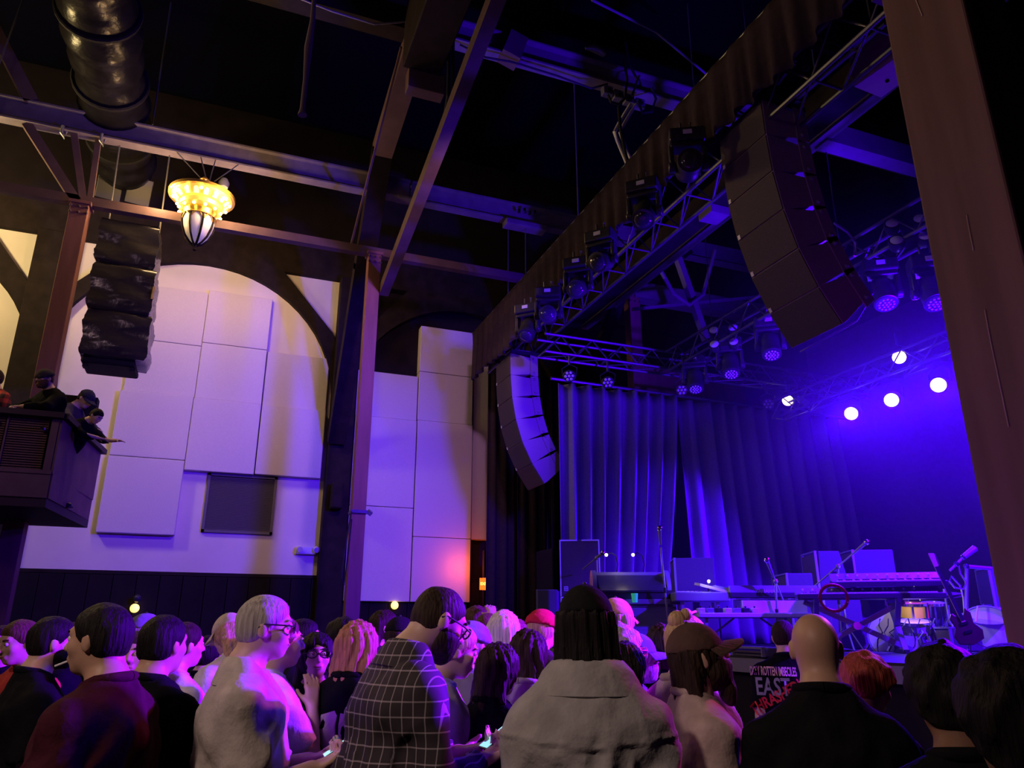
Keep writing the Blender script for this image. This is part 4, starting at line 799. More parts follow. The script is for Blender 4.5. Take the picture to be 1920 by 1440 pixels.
# combo amplifier, guitar, tall head, big microphone
t = cab('combo_amplifier', 'low combo amplifier with control strip in front of the drums', 1766, 1176, 8.1, .62, .26, .5, M_grille, M_tolex, 'amplifier', yaw=-.62, z0=DK+.02)
for i in range(8): MB().ball((-.03, -.2+.055*i, .285), .012, 8, 5).build('knob', M_chrome, t)
MB().ball((-.035, .24, .27), .012, 8, 5).build('pilot_light', mat('red_pilot', (1, .1, .05), .3, emit=(1, .1, .03), strength=4), t)
zt = P(1800, 1172, 7.7)
q = P(1822, 1190, 7.6); t = empty('electric_guitar', (0, 0, 0), 'electric guitar leaning on a stand before the drums', 'guitar')
MB().prism([(-.15, 0), (-.17, .10), (-.11, .19), (-.13, .30), (-.08, .36), (-.03, .29), (.04, .30), (.09, .38), (.13, .32), (.11, .20), (.17, .10), (.14, 0), (.0, -.04)], (0, 0, 0), (0, .04, 0), (1, 0, 0), (0, 0, 1)).build('body', mat('sunburst', (.05, .014, .014), .25, var=.3, scale=3), t, bevel=.01)
MB().mm((-.022, -.012, .22), (.022, .012, .92)).build('neck', mat('maple', (.45, .28, .12), .4), t); MB().mm((-.02, -.018, .25), (.02, -.01, .92)).build('fretboard', M_black, t)
MB().prism([(-.025, .92), (.025, .92), (.045, 1.08), (-.02, 1.1)], (0, -.01, 0), (0, .01, 0), (1, 0, 0), (0, 0, 1)).build('headstock', mat('maple', (.45, .28, .12)), t)
for i in range(6): MB().ball((.045-.0*i, 0, .94+.025*i), .012, 8, 5).build('tuning_peg', M_chrome, t)
for z in (.1, .2): MB().mm((-.045, -.015, z), (.045, .0, z+.03)).build('pickup', M_chrome, t)
for i in range(3): MB().bar((.0, .08, .02), ((-.16, .16, 0)[i], (.0, .0, .28)[i], -.14), .014, .014).build('stand_leg', M_grey, t)
t.location = (q.x, q.y, DK+.12); t.rotation_euler = (-.12, -.25, -.55); t.scale = (.8, .8, .8)
t = cab('tall_amplifier', 'tall dark amplifier with pale markings by the timber column', 1842, 1066, 9.2, .55, .35, .9, mat('dark_grille', (.05, .05, .06), .6), M_tolex, 'amplifier', z0=DK, yaw=-.66)
for (y, z) in ((.02, .52), (.1, .52), (.02, .60), (.06, .44)): MB().mm((-.02, y-.03, z), (-.008, y+.03, z+.02)).build('marking', M_pale, t)
q = P(1805, 1180, 8.3); f = Vector((q.x, q.y, DK)); t = empty('boom_stand', f, 'heavy boom stand with a large microphone pointing up at right', 'microphone stand', 'microphone stands on the stage')
b1, b2, b3 = P(1781, 1070, 8.2), P(1806, 1045, 8.2), P(1828, 1028, 8.2)
rod('upright', f+Vector((0, 0, .02)), P(1812, 1062, 8.25), .018, t, ROD_D); rod('boom', b1, b2, .014, t, ROD_D); MB().cyl(b2, b3, .028, .036, n=14).build('microphone_body', M_grey, t, smooth=40)
for p_ in (b1.lerp(b2, .5), b2, P(1812, 1062, 8.25)): MB().ball(p_, .03, 10, 6).build('clamp', M_chrome, t)
for i in range(3): g = 2*PI*i/3; MB().bar(f+Vector((0, 0, .3)), f+Vector((.3*math.cos(g), .3*math.sin(g), .01)), .02, .02).build('leg', M_grey, t)
MB().tube([b1.lerp(b2, .6), P(1800, 1075, 8.2), P(1812, 1092, 8.2), P(1806, 1105, 8.2), P(1790, 1102, 8.2), P(1780, 1090, 8.2), P(1783, 1080, 8.2), P(1800, 1098, 8.2), P(1806, 1120, 8.2), P(1812, 1200, 8.2)], .010, 6).build('coiled_cable', M_grey, t)
rod('side_arm', P(1812, 1062, 8.3), P(1858, 1066, 8.4), .02, t, ROD_D)
cab('floor_monitor', 'low floor monitor at the stage lip behind the bearded fan', 1402, 1213, 7.2, .6, .4, .3, M_grille, M_tolex, z0=DK, yaw=-.2, slope=.16)
t = empty('floor_stand', (0, 0, 0), 'small tripod stand under the left keyboards', 'stand')
q = P(1590, 1200, 8.8)
for i in range(3): g = 2*PI*i/3; MB().bar((q.x, q.y, DK+.28), (q.x+.2*math.cos(g), q.y+.2*math.sin(g), DK+.01), .016, .016).build('leg', M_grey, t)
MB().cyl((q.x, q.y, DK+.25), (q.x, q.y, DK+.5), .015).build('upright', M_grey, t)
cb = empty('cable_run', (7, 7, DK), 'loose cables hanging and lying around the stage drums', 'cable')
r = np.random.RandomState(4)
for i in range(12):
    px = 1640+16*i+r.rand()*8; pts = []
    for k in range(6): pts.append(P(px+r.randn()*5, 1160+13*k, 8.3+.1*r.rand()))
    pts = [Vector((p.x, p.y, max(p.z, DK+.012))) for p in pts]; MB().tube(pts, .007, 5).build('cable', (M_cable, M_grey)[i % 2], cb)

lamp('drum_fill_lamp', 'POINT', P(1706, 1118, 8.3), 4.5, (1, .75, .30), radius=.04)  # added warm light without a fixture, makes the snare drum read yellow
# ------------------------------------------------------------------ people: distance fields turned into one continuous surface each
def axis_pts(lo, hi, h, fines):
    out = [lo]; t = lo
    while t < hi:
        s = h
        for a, b, f in fines:
            if a <= t <= b: s = min(s, f)
            elif t < a < t+s: s = max(f, a-t)
        t += s; out.append(t)
    return np.array(out, np.float32)
class Field:
    def __init__(s, xs, ys, zs):
        s.ax = (xs, ys, zs); s.F = np.full((len(xs), len(ys), len(zs)), 1.0, np.float32)
    def sub(s, lo, hi):
        sl = []
        for a, l, h in zip(s.ax, lo, hi):
            i = max(0, int(np.searchsorted(a, l))-1); j = min(len(a), int(np.searchsorted(a, h))+1)
            if j <= i: return None
            sl.append(slice(i, j))
        x, y, z = s.ax[0][sl[0]][:, None, None], s.ax[1][sl[1]][None, :, None], s.ax[2][sl[2]][None, None, :]
        return tuple(sl), x, y, z
    def put(s, sl, d, k, mode='u'):
        a = s.F[sl]
        if mode == 'u':
            if k <= 0: s.F[sl] = np.minimum(a, d); return
            h = np.clip(.5+.5*(a-d)/k, 0, 1); s.F[sl] = a+(d-a)*h-k*h*(1-h)
        else:
            d = -d; h = np.clip(.5-.5*(a-d)/k, 0, 1) if k > 0 else (d > a)*1.0; s.F[sl] = a+(d-a)*h+k*h*(1-h)
    def cap(s, a, b, ra, rb=None, k=.03, mode='u', planes=(), inf=0.0):
        rb = ra if rb is None else rb; ra += inf; rb += inf
        a = np.array(a, np.float32); b = np.array(b, np.float32); m = max(ra, rb)+.07
        g = s.sub(np.minimum(a, b)-m, np.maximum(a, b)+m)
        if g is None: return
        sl, x, y, z = g; d = b-a; L = float(d@d)+1e-9
        t = np.clip(((x-a[0])*d[0]+(y-a[1])*d[1]+(z-a[2])*d[2])/L, 0, 1)
        D = np.sqrt((x-a[0]-d[0]*t)**2+(y-a[1]-d[1]*t)**2+(z-a[2]-d[2]*t)**2)-(ra+(rb-ra)*t)
        for p, n in planes: D = np.maximum(D, (x-p[0])*n[0]+(y-p[1])*n[1]+(z-p[2])*n[2])
        s.put(sl, D, k, mode)
    def ell(s, c, r, R_=None, k=.03, mode='u', inf=0.0, planes=()):
        c = np.array(c, np.float32); r = np.array(r, np.float32)+inf; m = float(r.max())+.07
        g = s.sub(c-m, c+m)
        if g is None: return
        sl, x, y, z = g; x, y, z = x-c[0], y-c[1], z-c[2]
        if R_ is not None: u, v, w = (R_[0, i]*x+R_[1, i]*y+R_[2, i]*z for i in range(3))
        else: u, v, w = x, y, z
        q0 = np.sqrt((u/r[0])**2+(v/r[1])**2+(w/r[2])**2)+1e-6; q1 = np.sqrt((u/r[0]**2)**2+(v/r[1]**2)**2+(w/r[2]**2)**2)+1e-6
        D = q0*(q0-1)/q1
        for p, n in planes: D = np.maximum(D, (u-p[0])*n[0]+(v-p[1])*n[1]+(w-p[2])*n[2])
        s.put(sl, D, k, mode)
    def coords(s): return s.ax[0][:, None, None], s.ax[1][None, :, None], s.ax[2][None, None, :]
    def net(s):
        F = s.F; S = F < 0; nx, ny, nz = F.shape; A = np.stack(np.meshgrid(*s.ax, indexing='ij'), -1)
        acc = np.zeros((nx-1, ny-1, nz-1, 3), np.float32); cnt = np.zeros((nx-1, ny-1, nz-1), np.int32); cross = []
        for axis in range(3):
            i0 = [slice(None)]*3; i1 = [slice(None)]*3; i0[axis] = slice(0, -1); i1[axis] = slice(1, None)
            a, b = F[tuple(i0)], F[tuple(i1)]; c = S[tuple(i0)] != S[tuple(i1)]; cross.append(c)
            w = np.where(c, a/np.where(c, a-b, 1), 0)[..., None]; p = A[tuple(i0)]+(A[tuple(i1)]-A[tuple(i0)])*w
            o = [k for k in range(3) if k != axis]
            for d0 in (0, 1):
                for d1 in (0, 1):
                    sl = [slice(None)]*3; n0, n1 = F.shape[o[0]], F.shape[o[1]]
                    sl[o[0]] = slice(d0, n0-1+d0); sl[o[1]] = slice(d1, n1-1+d1); cc = c[tuple(sl)]
                    acc += p[tuple(sl)]*cc[..., None]; cnt += cc
        act = cnt > 0; idx = np.full(cnt.shape, -1, np.int32); idx[act] = np.arange(int(act.sum())); V = acc[act]/cnt[act][:, None]; Q = []
        for axis in range(3):
            o = [k for k in range(3) if k != axis]; c = cross[axis]; inner = [slice(None)]*3
            inner[o[0]] = slice(1, -1); inner[o[1]] = slice(1, -1); ii = np.argwhere(c[tuple(inner)])
            if not len(ii): continue
            ii[:, o[0]] += 1; ii[:, o[1]] += 1
            def at(d0, d1):
                j = ii.copy(); j[:, o[0]] += d0; j[:, o[1]] += d1; return idx[j[:, 0], j[:, 1], j[:, 2]]
            q = np.stack([at(-1, -1), at(0, -1), at(0, 0), at(-1, 0)], 1); flip = S[ii[:, 0], ii[:, 1], ii[:, 2]]
            if axis == 1: flip = ~flip
            q[~flip] = q[~flip][:, ::-1]; Q.append(q)
        return V, np.concatenate(Q) if Q else np.zeros((0, 4), np.int32)
def net_object(name, f, m, root, **kw):
    V, Q = f.net()
    if len(Q) == 0: return None
    me = bpy.data.meshes.new(name); me.vertices.add(len(V)); me.vertices.foreach_set('co', V.astype(np.float32).ravel())
    me.loops.add(4*len(Q)); me.loops.foreach_set('vertex_index', Q.astype(np.int32).ravel()); me.polygons.add(len(Q))
    me.polygons.foreach_set('loop_start', np.arange(0, 4*len(Q), 4, dtype=np.int32)); me.polygons.foreach_set('loop_total', np.full(len(Q), 4, np.int32))
    me.update(calc_edges=True); me.validate(); me.polygons.foreach_set('use_smooth', np.ones(len(me.polygons), bool)); me.materials.append(m)
    o = bpy.data.objects.new(name, me); COL.objects.link(o); o.parent = root
    return tag(o, **kw) if kw else o
def local(name, mb, m, root, smooth=False, **kw):
    o = bpy.data.objects.new(name, mb.mesh(name, m, smooth=smooth)); COL.objects.link(o); o.parent = root
    return tag(o, **kw) if kw else o
def rx(a): c, s = math.cos(a), math.sin(a); return np.array([[1, 0, 0], [0, c, -s], [0, s, c]])
def ry(a): c, s = math.cos(a), math.sin(a); return np.array([[c, 0, s], [0, 1, 0], [-s, 0, c]])
def rz(a): c, s = math.cos(a), math.sin(a); return np.array([[c, -s, 0], [s, c, 0], [0, 0, 1]])
def unit(v): v = np.array(v, float); return v/np.linalg.norm(v)
ARMS = {'down': ((.14, -.04, -1), (.02, .16, -1)), 'phone': ((.10, .22, -1), (-.50, .90, .22)), 'chin': ((.25, .55, -.85), (-.45, .1, .95)), 'rail': ((.25, .75, -.65), (-.75, .65, -.12)),
        'head': ((.75, .25, .45), (-.75, .05, .65)), 'cross': ((.15, .35, -.95), (-.95, .35, .1)), 'reach': ((.1, .8, -.6), (0, 1, -.08)), 'pocket': ((.28, -.12, -1), (-.12, .35, -1))}
SKIN = {k: mat('skin_'+k, c, .5, bump=.04, scale=60) for k, c in {'fair': (.62, .40, .30), 'tan': (.50, .30, .20), 'olive': (.42, .25, .16), 'brown': (.22, .12, .075)}.items()}
def hair_mat(name, c, stretch=(1, 1, .06)): return mat('hair_'+name, c, .58, var=.35, scale=90, bump=.6, stretch=stretch)
HAIR = {'black': (.012, .010, .010), 'dark': (.035, .022, .015), 'brown': (.11, .06, .035), 'blond': (.50, .33, .16), 'white': (.72, .68, .62), 'grey': (.38, .35, .32), 'red': (.30, .06, .04), 'copper': (.42, .18, .09), 'pink': (.45, .10, .12)}
def cloth(name, c, rough=.85): return mat('cloth_'+name, c, rough, var=.16, scale=11, bump=.8, spec=.05)
M_eye = mat('eye_white', (.7, .68, .65), .25); M_iris = mat('eye_iris', (.05, .035, .02), .2); M_frame = mat('spectacle_frame', (.02, .02, .02), .3); M_glassl = mat('spectacle_lens', (.25, .25, .3), .05)
M_lip = mat('lip_colour', (.42, .16, .14), .4)
def plaid_mat(name, base, line, scale, w):
    m = bpy.data.materials.new(name); m.use_nodes = True; nt = m.node_tree; b = nt.nodes['Principled BSDF']; b.inputs['Roughness'].default_value = .85
    tc = nt.nodes.new('ShaderNodeTexCoord'); sp = nt.nodes.new('ShaderNodeSeparateXYZ'); nt.links.new(tc.outputs['Object'], sp.inputs[0]); outs = []
    def math_(op, a, bb):
        n = nt.nodes.new('ShaderNodeMath'); n.operation = op
        for i, v in enumerate((a, bb)):
            if isinstance(v, (int, float)): n.inputs[i].default_value = v
            else: nt.links.new(v, n.inputs[i])
        return n.outputs[0]
    u = math_('ADD', math_('MULTIPLY', sp.outputs[0], 1.0), math_('MULTIPLY', sp.outputs[1], .8))
    for v in (u, sp.outputs[2]): outs.append(math_('LESS_THAN', math_('FRACT', math_('MULTIPLY', v, scale), 0), w))
    fac = math_('MINIMUM', math_('ADD', math_('MULTIPLY', outs[0], .6), math_('MULTIPLY', outs[1], .6)), 1.0)
    mx = nt.nodes.new('ShaderNodeMixRGB'); mx.inputs[1].default_value = (*base, 1); mx.inputs[2].default_value = (*line, 1); nt.links.new(fac, mx.inputs[0]); nt.links.new(mx.outputs[0], b.inputs['Base Color'])
    return m
M_plaid = plaid_mat('dark_grid_plaid', (.03, .022, .03), (.42, .36, .40), 22, .10); M_redplaid = plaid_mat('red_buffalo_plaid', (.45, .03, .02), (.02, .01, .01), 9, .5)
STAT = []
def person(px, ytop, D, face, label, hair='short', hc='dark', skin='fair', top='black', topc=(.02, .02, .022), sleeve='short', arms=('down', 'down'), lean=0, head=(0, 0, 0), g=1.0, fem=False, hat=None, hatc=(.03, .03, .03),
           beard=None, glasses=None, jeans=(.03, .03, .045), z0=0.0, hands=False, L=.25, collar=None, jacket=False, mtop=None, prints=(), res=None, group='standing crowd in front of the stage', eyes=True, drop=.025):
    fine = res or (.0065 if D < 3.1 else .009 if D < 4.6 else .012); body_h = .017 if D < 3.1 else .024 if D < 4.6 else .03
    # ---- skeleton at 1.75 m
    sw = .165 if fem else .19; RL = rx(-R(lean)); piv = np.array([0, 0, .95])
    def up(p): return RL@(np.array(p, float)-piv)+piv
    Rh = RL@rz(R(head[1]))@rx(-R(head[0]))@ry(R(head[2])); nb = up((0, .018, 1.508)); hc_ = nb+Rh@np.array([0, .028, .108])
    crown = hc_[2]+.118+(.012 if hair not in ('bald', 'buzz') or hat else 0)
    wp = dep(px, ytop, D); s = (wp[2]-z0)/crown
    STAT.append((label, round(crown*s, 2)))
    fa = R(face); fv = Hh*math.cos(fa)+Rr*math.sin(fa); yaw = math.atan2(-fv[0], fv[1]); off = rz(yaw)@(hc_*s)
    base = dep(px, ytop+25, D); root = empty('person', (base[0]-off[0], base[1]-off[1], z0), label, 'person', group); root.rotation_euler = (0, 0, yaw); root.scale = (s, s, s)
    def HP(v): return hc_+Rh@np.array(v, float)
    sh = [up((sx*sw, -.01, 1.375-drop)) for sx in (-1, 1)]; el, wr, fd, nn = [], [], [], []
    for i, sx in enumerate((-1, 1)):
        a, b = ARMS[arms[i]]; u = unit((a[0]*sx, a[1], a[2])); f = unit((b[0]*sx, b[1], b[2])); e = sh[i]+u*.29; w = e+f*.245; el.append(e); wr.append(w); fd.append(f)
        ref = np.array([-sx, 0, 0.]) if abs(f[2]) > .75 else np.array([0, 0, 1.0 if arms[i] == 'phone' else -1.0]); n = ref-f*(ref@f); nn.append(unit(n))
    gx = 1.0*g
    TORSO = [((-.095, .0, 1.275), (.095, .0, 1.275), .118*g if not fem else .105*g), ((-.07, .012*g, 1.10), (.07, .012*g, 1.10), .112*g*(.92 if fem else 1)), ((-.085, -.01, .95), (.085, -.01, .95), .112*g), ((0, 0, 1.28), (0, .01, 1.08), .125*g), ((0, -.014, 1.40), (-sw*.84, -.012, 1.368-drop), .062), ((0, -.014, 1.40), (sw*.84, -.012, 1.368-drop), .062)]
    if fem: TORSO += [((-.07, .085, 1.27), (-.07, .09, 1.26), .065), ((.07, .085, 1.27), (.07, .09, 1.26), .065)]
    TRAP = [((sx*.015, -.02, 1.48), (sx*.15, -.018, 1.39-drop), .050, .050) for sx in (-1, 1)]
    pts = np.array([*sh, *el, *wr, *[w+f*.2 for w, f in zip(wr, fd)], hc_, [0, .2, 0], [0, -.1, 0], up((.2*g, .16*g, 1.1)), up((-.2*g, -.16*g, 1.1))])
    lo, hi = pts.min(0)-.14, pts.max(0)+.14; lo[2] = -.03; hi[2] = max(hi[2], hc_[2]+.16)
    hf = [[(hc_[i]-.135, hc_[i]+.135, fine)] for i in range(3)]
    if hands:
        for w, f in zip(wr, fd):
            c = w+f*.09
            for i in range(3): hf[i].append((c[i]-.11, c[i]+.11, max(fine, .007)))
    cz = [axis_pts(lo[i], hi[i], body_h, hf[i]) for i in range(3)]
    # ---- body
    B = Field(*cz)
    for a, b, r in TORSO: B.cap(up(a), up(b), r-.006, k=.05)
    for a, b, ra, rb in TRAP: B.cap(up(a), up(b), ra, rb, k=.04)
    nk = .058*(.85 if fem else 1)*min(1.12, g**.5)
    B.cap(up((0, -.015, 1.42)), nb+Rh@np.array([0, -.005, .03]), nk+.004, nk, k=.035)
    for i, sx in enumerate((-1, 1)):
        q = .86 if fem else 1
        B.cap(sh[i], el[i], .052*q*g**.5, .041*q, k=.03); B.cap(el[i], wr[i], .042*q, .028*q, k=.012)
        f, n = fd[i], nn[i]; sd = np.cross(f, n)*sx
        for t in (-.024, -.008, .008, .024): B.cap(wr[i]+f*.01+sd*t*.7, wr[i]+f*.085+sd*t, .0155, .0135, k=.012)
        cu = R(28 if arms[i] in ('down', 'pocket') else 55 if arms[i] == 'phone' else 18)
        for t, ln in zip((-.031, -.0105, .0105, .031), (.062, .074, .080, .072)):
            k0 = wr[i]+f*.088+sd*t; d1 = f*math.cos(cu*.6)+n*math.sin(cu*.6); d2 = f*math.cos(cu*1.7)+n*math.sin(cu*1.7); k1 = k0+d1*ln*.55; B.cap(k0, k1, .0098, .009, k=.005); B.cap(k1, k1+d2*ln*.5, .009, .0078, k=.004)
        tb = wr[i]+f*.025+sd*.028; t1 = tb+(f*.62+sd*.62+n*.35)*.05; B.cap(tb, t1, .015, .012, k=.008); B.cap(t1, t1+(f*.85+sd*.1+n*.4)*.034, .0115, .009, k=.004)
        B.cap((sx*.09, -.005, .92), (sx*.1, .005, .50), .083*g**.5, .056, k=.03); B.cap((sx*.1, .005, .50), (sx*.1, -.02, .10), .055, .038, k=.02); B.cap((sx*.1, -.045, .04), (sx*.115, .13, .028), .036, .03, k=.02)
    # head with a face
    def hell(c, r, k=.02, mode='u', inf=0.0): B.ell(HP(c), r, Rh, k, mode, inf)
    def hcap(a, b, ra, rb=None, k=.012, mode='u'): B.cap(HP(a), HP(b), ra, rb, k, mode)
    jw = .92 if fem else 1.0
    hell((0, -.012, .022), (.077, .098, .093)); hell((0, .022, -.045), (.058*jw, .070, .068), .03); hell((0, .058, -.088), (.026*jw, .026, .022), .025); hell((0, -.03, -.03), (.062, .06, .06), .03)
    for sx in (-1, 1): hell((sx*.038, .058, -.02), (.024, .022, .022), .025); hell((sx*.079, -.012, -.008), (.011, .021, .033), .006); hcap((sx*.084, -.018, .012), (sx*.083, -.022, -.012), .006, k=.006)
    hcap((-.036, .074, .030), (.036, .074, .030), .013, k=.018)
    for sx in (-1, 1): B.ell(HP((sx*.032, .094, .010)), (.017, .014, .012), Rh, .012, 's')
    hcap((0, .088, .018), (0, .112, -.022), .009, .0125, .010); hcap((-.012, .100, -.026), (.012, .100, -.026), .009, .009, .008)
    hcap((-.020, .088, -.053), (.020, .088, -.053), .0075, .0075, .008); hcap((-.017, .087, -.064), (.017, .087, -.064), .0085, .0085, .008)
    net_object('body', B, SKIN[skin], root)
    # ---- clothes
    mt = mtop or cloth(top, topc); infl = .026 if jacket else .020
    lo2, hi2 = lo.copy(), hi.copy(); lo2[2] = .55; zh = .86 if not jacket else .84
    sp = [axis_pts(lo2[i], hi2[i], body_h*.92 if D > 3.1 else .0125, [] ) for i in range(3)]
    T = Field(*sp)
    for a, b, r in TORSO: T.cap(up(a), up(b), r, k=.06, inf=infl)
    T.cap(up((-.085, -.01, .98)), up((-.085, -.01, .84)), .112*g+infl, k=.05); T.cap(up((.085, -.01, .98)), up((.085, -.01, .84)), .112*g+infl, k=.05)
    for a, b, ra, rb in TRAP: T.cap(up(a), up(b), ra-.006, rb, k=.05, inf=infl*.7)
    for i, sx in enumerate((-1, 1)):
        u = unit(el[i]-sh[i]); q = .9 if fem else 1
        if sleeve == 'short':
            e = sh[i]+u*.235; T.cap(sh[i], el[i], .062*q*g**.5, .060*q, k=.016, inf=infl, planes=[(e, u)])
        elif sleeve == 'long':
            T.cap(sh[i], el[i], .058*q*g**.5, .052*q, k=.016, inf=infl); f = fd[i]; T.cap(el[i], wr[i], .050*q, .036*q, k=.02, inf=infl*.75, planes=[(wr[i]-f*.01, f)])
    x, y, z = T.coords(); sd_ = (sum(map(ord, label))*7+len(label)) % 97
    zl = z-.35*np.abs(y)
    phi = np.arctan2(x, y+.001)
    drape_ = np.clip((1.36-z)/.35, 0, 1); sharp = lambda t: 1-2*np.abs(np.sin(t))**.6
    fold = .011*drape_*np.sin(9*phi+5*z+sd_+1.5*np.sin(7*z+2*phi+sd_))+.006*np.sin(31*zl+6*x+2*np.sin(9*x+sd_))*np.clip(1-np.abs(z-1.22)/.30, 0, 1)+.004*np.sin(43*x-23*zl+sd_)*np.sin(15*z+17*y)
    fold = fold+.006*sharp(7*phi+11*z+sd_+2*np.sin(6*z+sd_+x*5))*np.clip((1.42-z)/.2, 0, 1)+.005*sharp(9*zl+14*x+sd_*2+2*np.sin(8*x-5*z))
    fold = fold*(1.0 if D < 3.6 else .7)
    if jacket:
        zz = z-.10*np.abs(x); fold = fold*.8+.007*np.exp(-((zz-1.262)/.006)**2)*(y < 0)-.006*np.exp(-((zz-1.250)/.006)**2)*(y < 0)
        for xs_ in (-.12, .12): fold = fold+.006*np.exp(-((x-xs_*(1-.3*(1.2-z)))/.007)**2)*(y < 0)*(z < 1.25)
        fold = fold+.008*np.sin(30*x+2*np.sin(6*z))*np.clip((1.22-z)/.08, 0, 1)*(y < 0)
    T.F -= fold.astype(np.float32)
    # open neck and a straight hem
    pn = up((0, -.015, 1.42)); 
    wl = RL[0, 2]*x+RL[1, 2]*y+RL[2, 2]*(z-.95)+.95; yl = RL[0, 1]*x+RL[1, 1]*y+RL[2, 1]*(z-.95)
    T.F = np.maximum(T.F, (wl-1.484+.28*yl).astype(np.float32))
    T.F = np.maximum(T.F, (zh-z).astype(np.float32)+0*x+0*y)
    shirt = net_object('jacket' if jacket else 'shirt', T, mt, root)
    if collar:
        vs, fs = [], []; n = 40; w0, w1, rows = collar, collar*1.15, [(0, .0), (.004, .030), (.012, .036), (.030, .020)]
        prof = [(.076, -.03), (.074, .018), (.080, .032), (.095, .026), (.106+w0*.25, -.006), (.116+w0*.60, -.046-w0*.50), (.100+w0*.55, -.058-w0*.50), (.096+w0*.1, -.04), (.084, -.035)]
        for i in range(n):
            a = -PI*.84+PI*1.68*i/(n-1)
            for r_, h_ in prof:
                e_ = max(0, abs(a)-PI*.55)*.05; vs.append(up((r_*1.24*math.sin(a), -.008-r_*.86*math.cos(a), 1.478+h_-e_*1.2)))
        m_ = len(prof)
        for i in range(n-1):
            for k_ in range(m_): fs.append((i*m_+k_, i*m_+(k_+1) % m_, (i+1)*m_+(k_+1) % m_, (i+1)*m_+k_))
        fs += [tuple(range(m_)), tuple(range((n-1)*m_, n*m_))]
        local('collar', MB().add(vs, fs), mt, root, 70)
    elif D < 6.5:
        local('neck_band', MB().tube([up((.082*math.sin(a), -.012-.074*math.cos(a), 1.484-.0*drop-.012*math.cos(a+PI)-(.02 if math.cos(a) < 0 else 0)*abs(math.cos(a)))) for a in np.linspace(0, 2*PI, 25)], .018, 8), mt, root, 70)
    P_ = Field(*[axis_pts(a, b, body_h*1.15, []) for a, b in ((-.30*max(1, g), .30*max(1, g)), (-.26*g, .26*g), (.02, 1.06))])
    for sx in (-1, 1): P_.cap((sx*.09, -.005, .92), (sx*.1, .005, .50), .083*g**.5, .062, k=.02, inf=.016); P_.cap((sx*.1, .005, .50), (sx*.1, -.02, .07), .06, .055, k=.02, inf=.014)
    P_.cap((-.085, -.01, .95), (.085, -.01, .95), .104*g, k=.04, inf=.006); x, y, z = P_.coords(); P_.F = np.maximum(P_.F, np.maximum(z-1.0, .05-z).astype(np.float32)+0*x+0*y)
    net_object('trousers', P_, cloth('denim_%d' % int(jeans[2]*100), jeans), root)
    for sx in (-1, 1):
        S_ = MB(); S_.ball((sx*.11, .045, .045), (.052, .145, .05), 14, 8); S_.mm((sx*.11-.048, -.09, 0), (sx*.11+.048, .18, .02)); local('shoe', S_, M_plastic, root, 60)
    # ---- hair, beard, hats
    hm = hair_mat(hc, HAIR[hc])
    def hfield(pad, down=0.0, h=None):
        h = h or fine*1.15; c = hc_.copy(); a = c-pad; b = c+pad; a[2] -= down; return Field(*[axis_pts(a[i], b[i], h, []) for i in range(3)])
    def hq(f):
        x, y, z = f.coords(); x, y, z = x-hc_[0], y-hc_[1], z-hc_[2]; return [Rh[0, i]*x+Rh[1, i]*y+Rh[2, i]*z for i in range(3)]
    def skull(u, v, w, inf):
        def e(c, r):
            r = np.array(r)+inf; a, b, d = u-c[0], v-c[1], w-c[2]; q0 = np.sqrt((a/r[0])**2+(b/r[1])**2+(d/r[2])**2)+1e-6; q1 = np.sqrt((a/r[0]**2)**2+(b/r[1]**2)**2+(d/r[2]**2)**2)+1e-6; return q0*(q0-1)/q1
        a, b = e((0, -.012, .022), (.077, .098, .093)), e((0, -.03, -.03), (.066, .062, .062)); k = .03; hh = np.clip(.5+.5*(a-b)/k, 0, 1); return a+(b-a)*hh-k*hh*(1-hh)
    sdn = sd_*.37
    if hair in ('short', 'buzz', 'curly', 'bob', 'shaggy', 'long', 'wavy', 'bun'):
        inf = {'short': .011, 'buzz': .0045, 'curly': .026, 'bob': .018, 'shaggy': .014, 'long': .012, 'wavy': .018, 'bun': .012}[hair]
        longish = hair in ('long', 'wavy', 'bob', 'shaggy'); Lg = {'long': L, 'wavy': L, 'bob': .10, 'shaggy': .15}.get(hair, 0)
        f = hfield(.19, Lg*1.05 if longish else 0); u, v, w = hq(f); d = skull(u, v, w, inf)
        if hair in ('short', 'buzz', 'curly', 'bun'):
            cut = ((v-.082)*.70-(w-.052)*.71); cut = np.maximum(cut, -.078-w); d = d+(inf*.9+.002)*(1-np.clip(-cut/(.032 if hair == 'short' else .02), 0, 1)); d = np.maximum(d, cut)
        else:
            fx = np.sqrt((u/.064)**2+((v-.115)/.095)**2+((w+.035)/.098)**2)-1; d = np.maximum(d, -fx*.06)
            for (a, b, ra, rb) in [((0, -.05, .0), (0, -.085-.28*max(0, Lg-.13), -Lg-.06), .085, .066)]+[((sx*.062, -.052, .02), (sx*.075, -.065-.30*max(0, Lg-.13), -Lg-.02), .040, .034) for sx in (-1, 1)]:
                a, b = np.array(a), np.array(b); q = b-a; t = np.clip(((u-a[0])*q[0]+(v-a[1])*q[1]+(w-a[2])*q[2])/(q@q), 0, 1); e = np.sqrt((u-a[0]-q[0]*t)**2+((v-a[1]-q[1]*t)*1.25)**2+(w-a[2]-q[2]*t)**2)-(ra+(rb-ra)*t); k = .02; hh = np.clip(.5+.5*(d-e)/k, 0, 1); d = d+(e-d)*hh-k*hh*(1-hh)
        ang = np.arctan2(u, -v-.02)
        if longish: d = np.maximum(d, -(w+Lg+.075+.022*np.sin(7*ang+sdn)+.014*np.sin(17*ang+2*sdn)))
        if hat: d = np.maximum(d, np.minimum(w-.045+.1*v, skull(u, v, w, .004)*-1+.0))if False else np.where(w > .035-.12*v, np.maximum(d, skull(u, v, w, .005)), d)
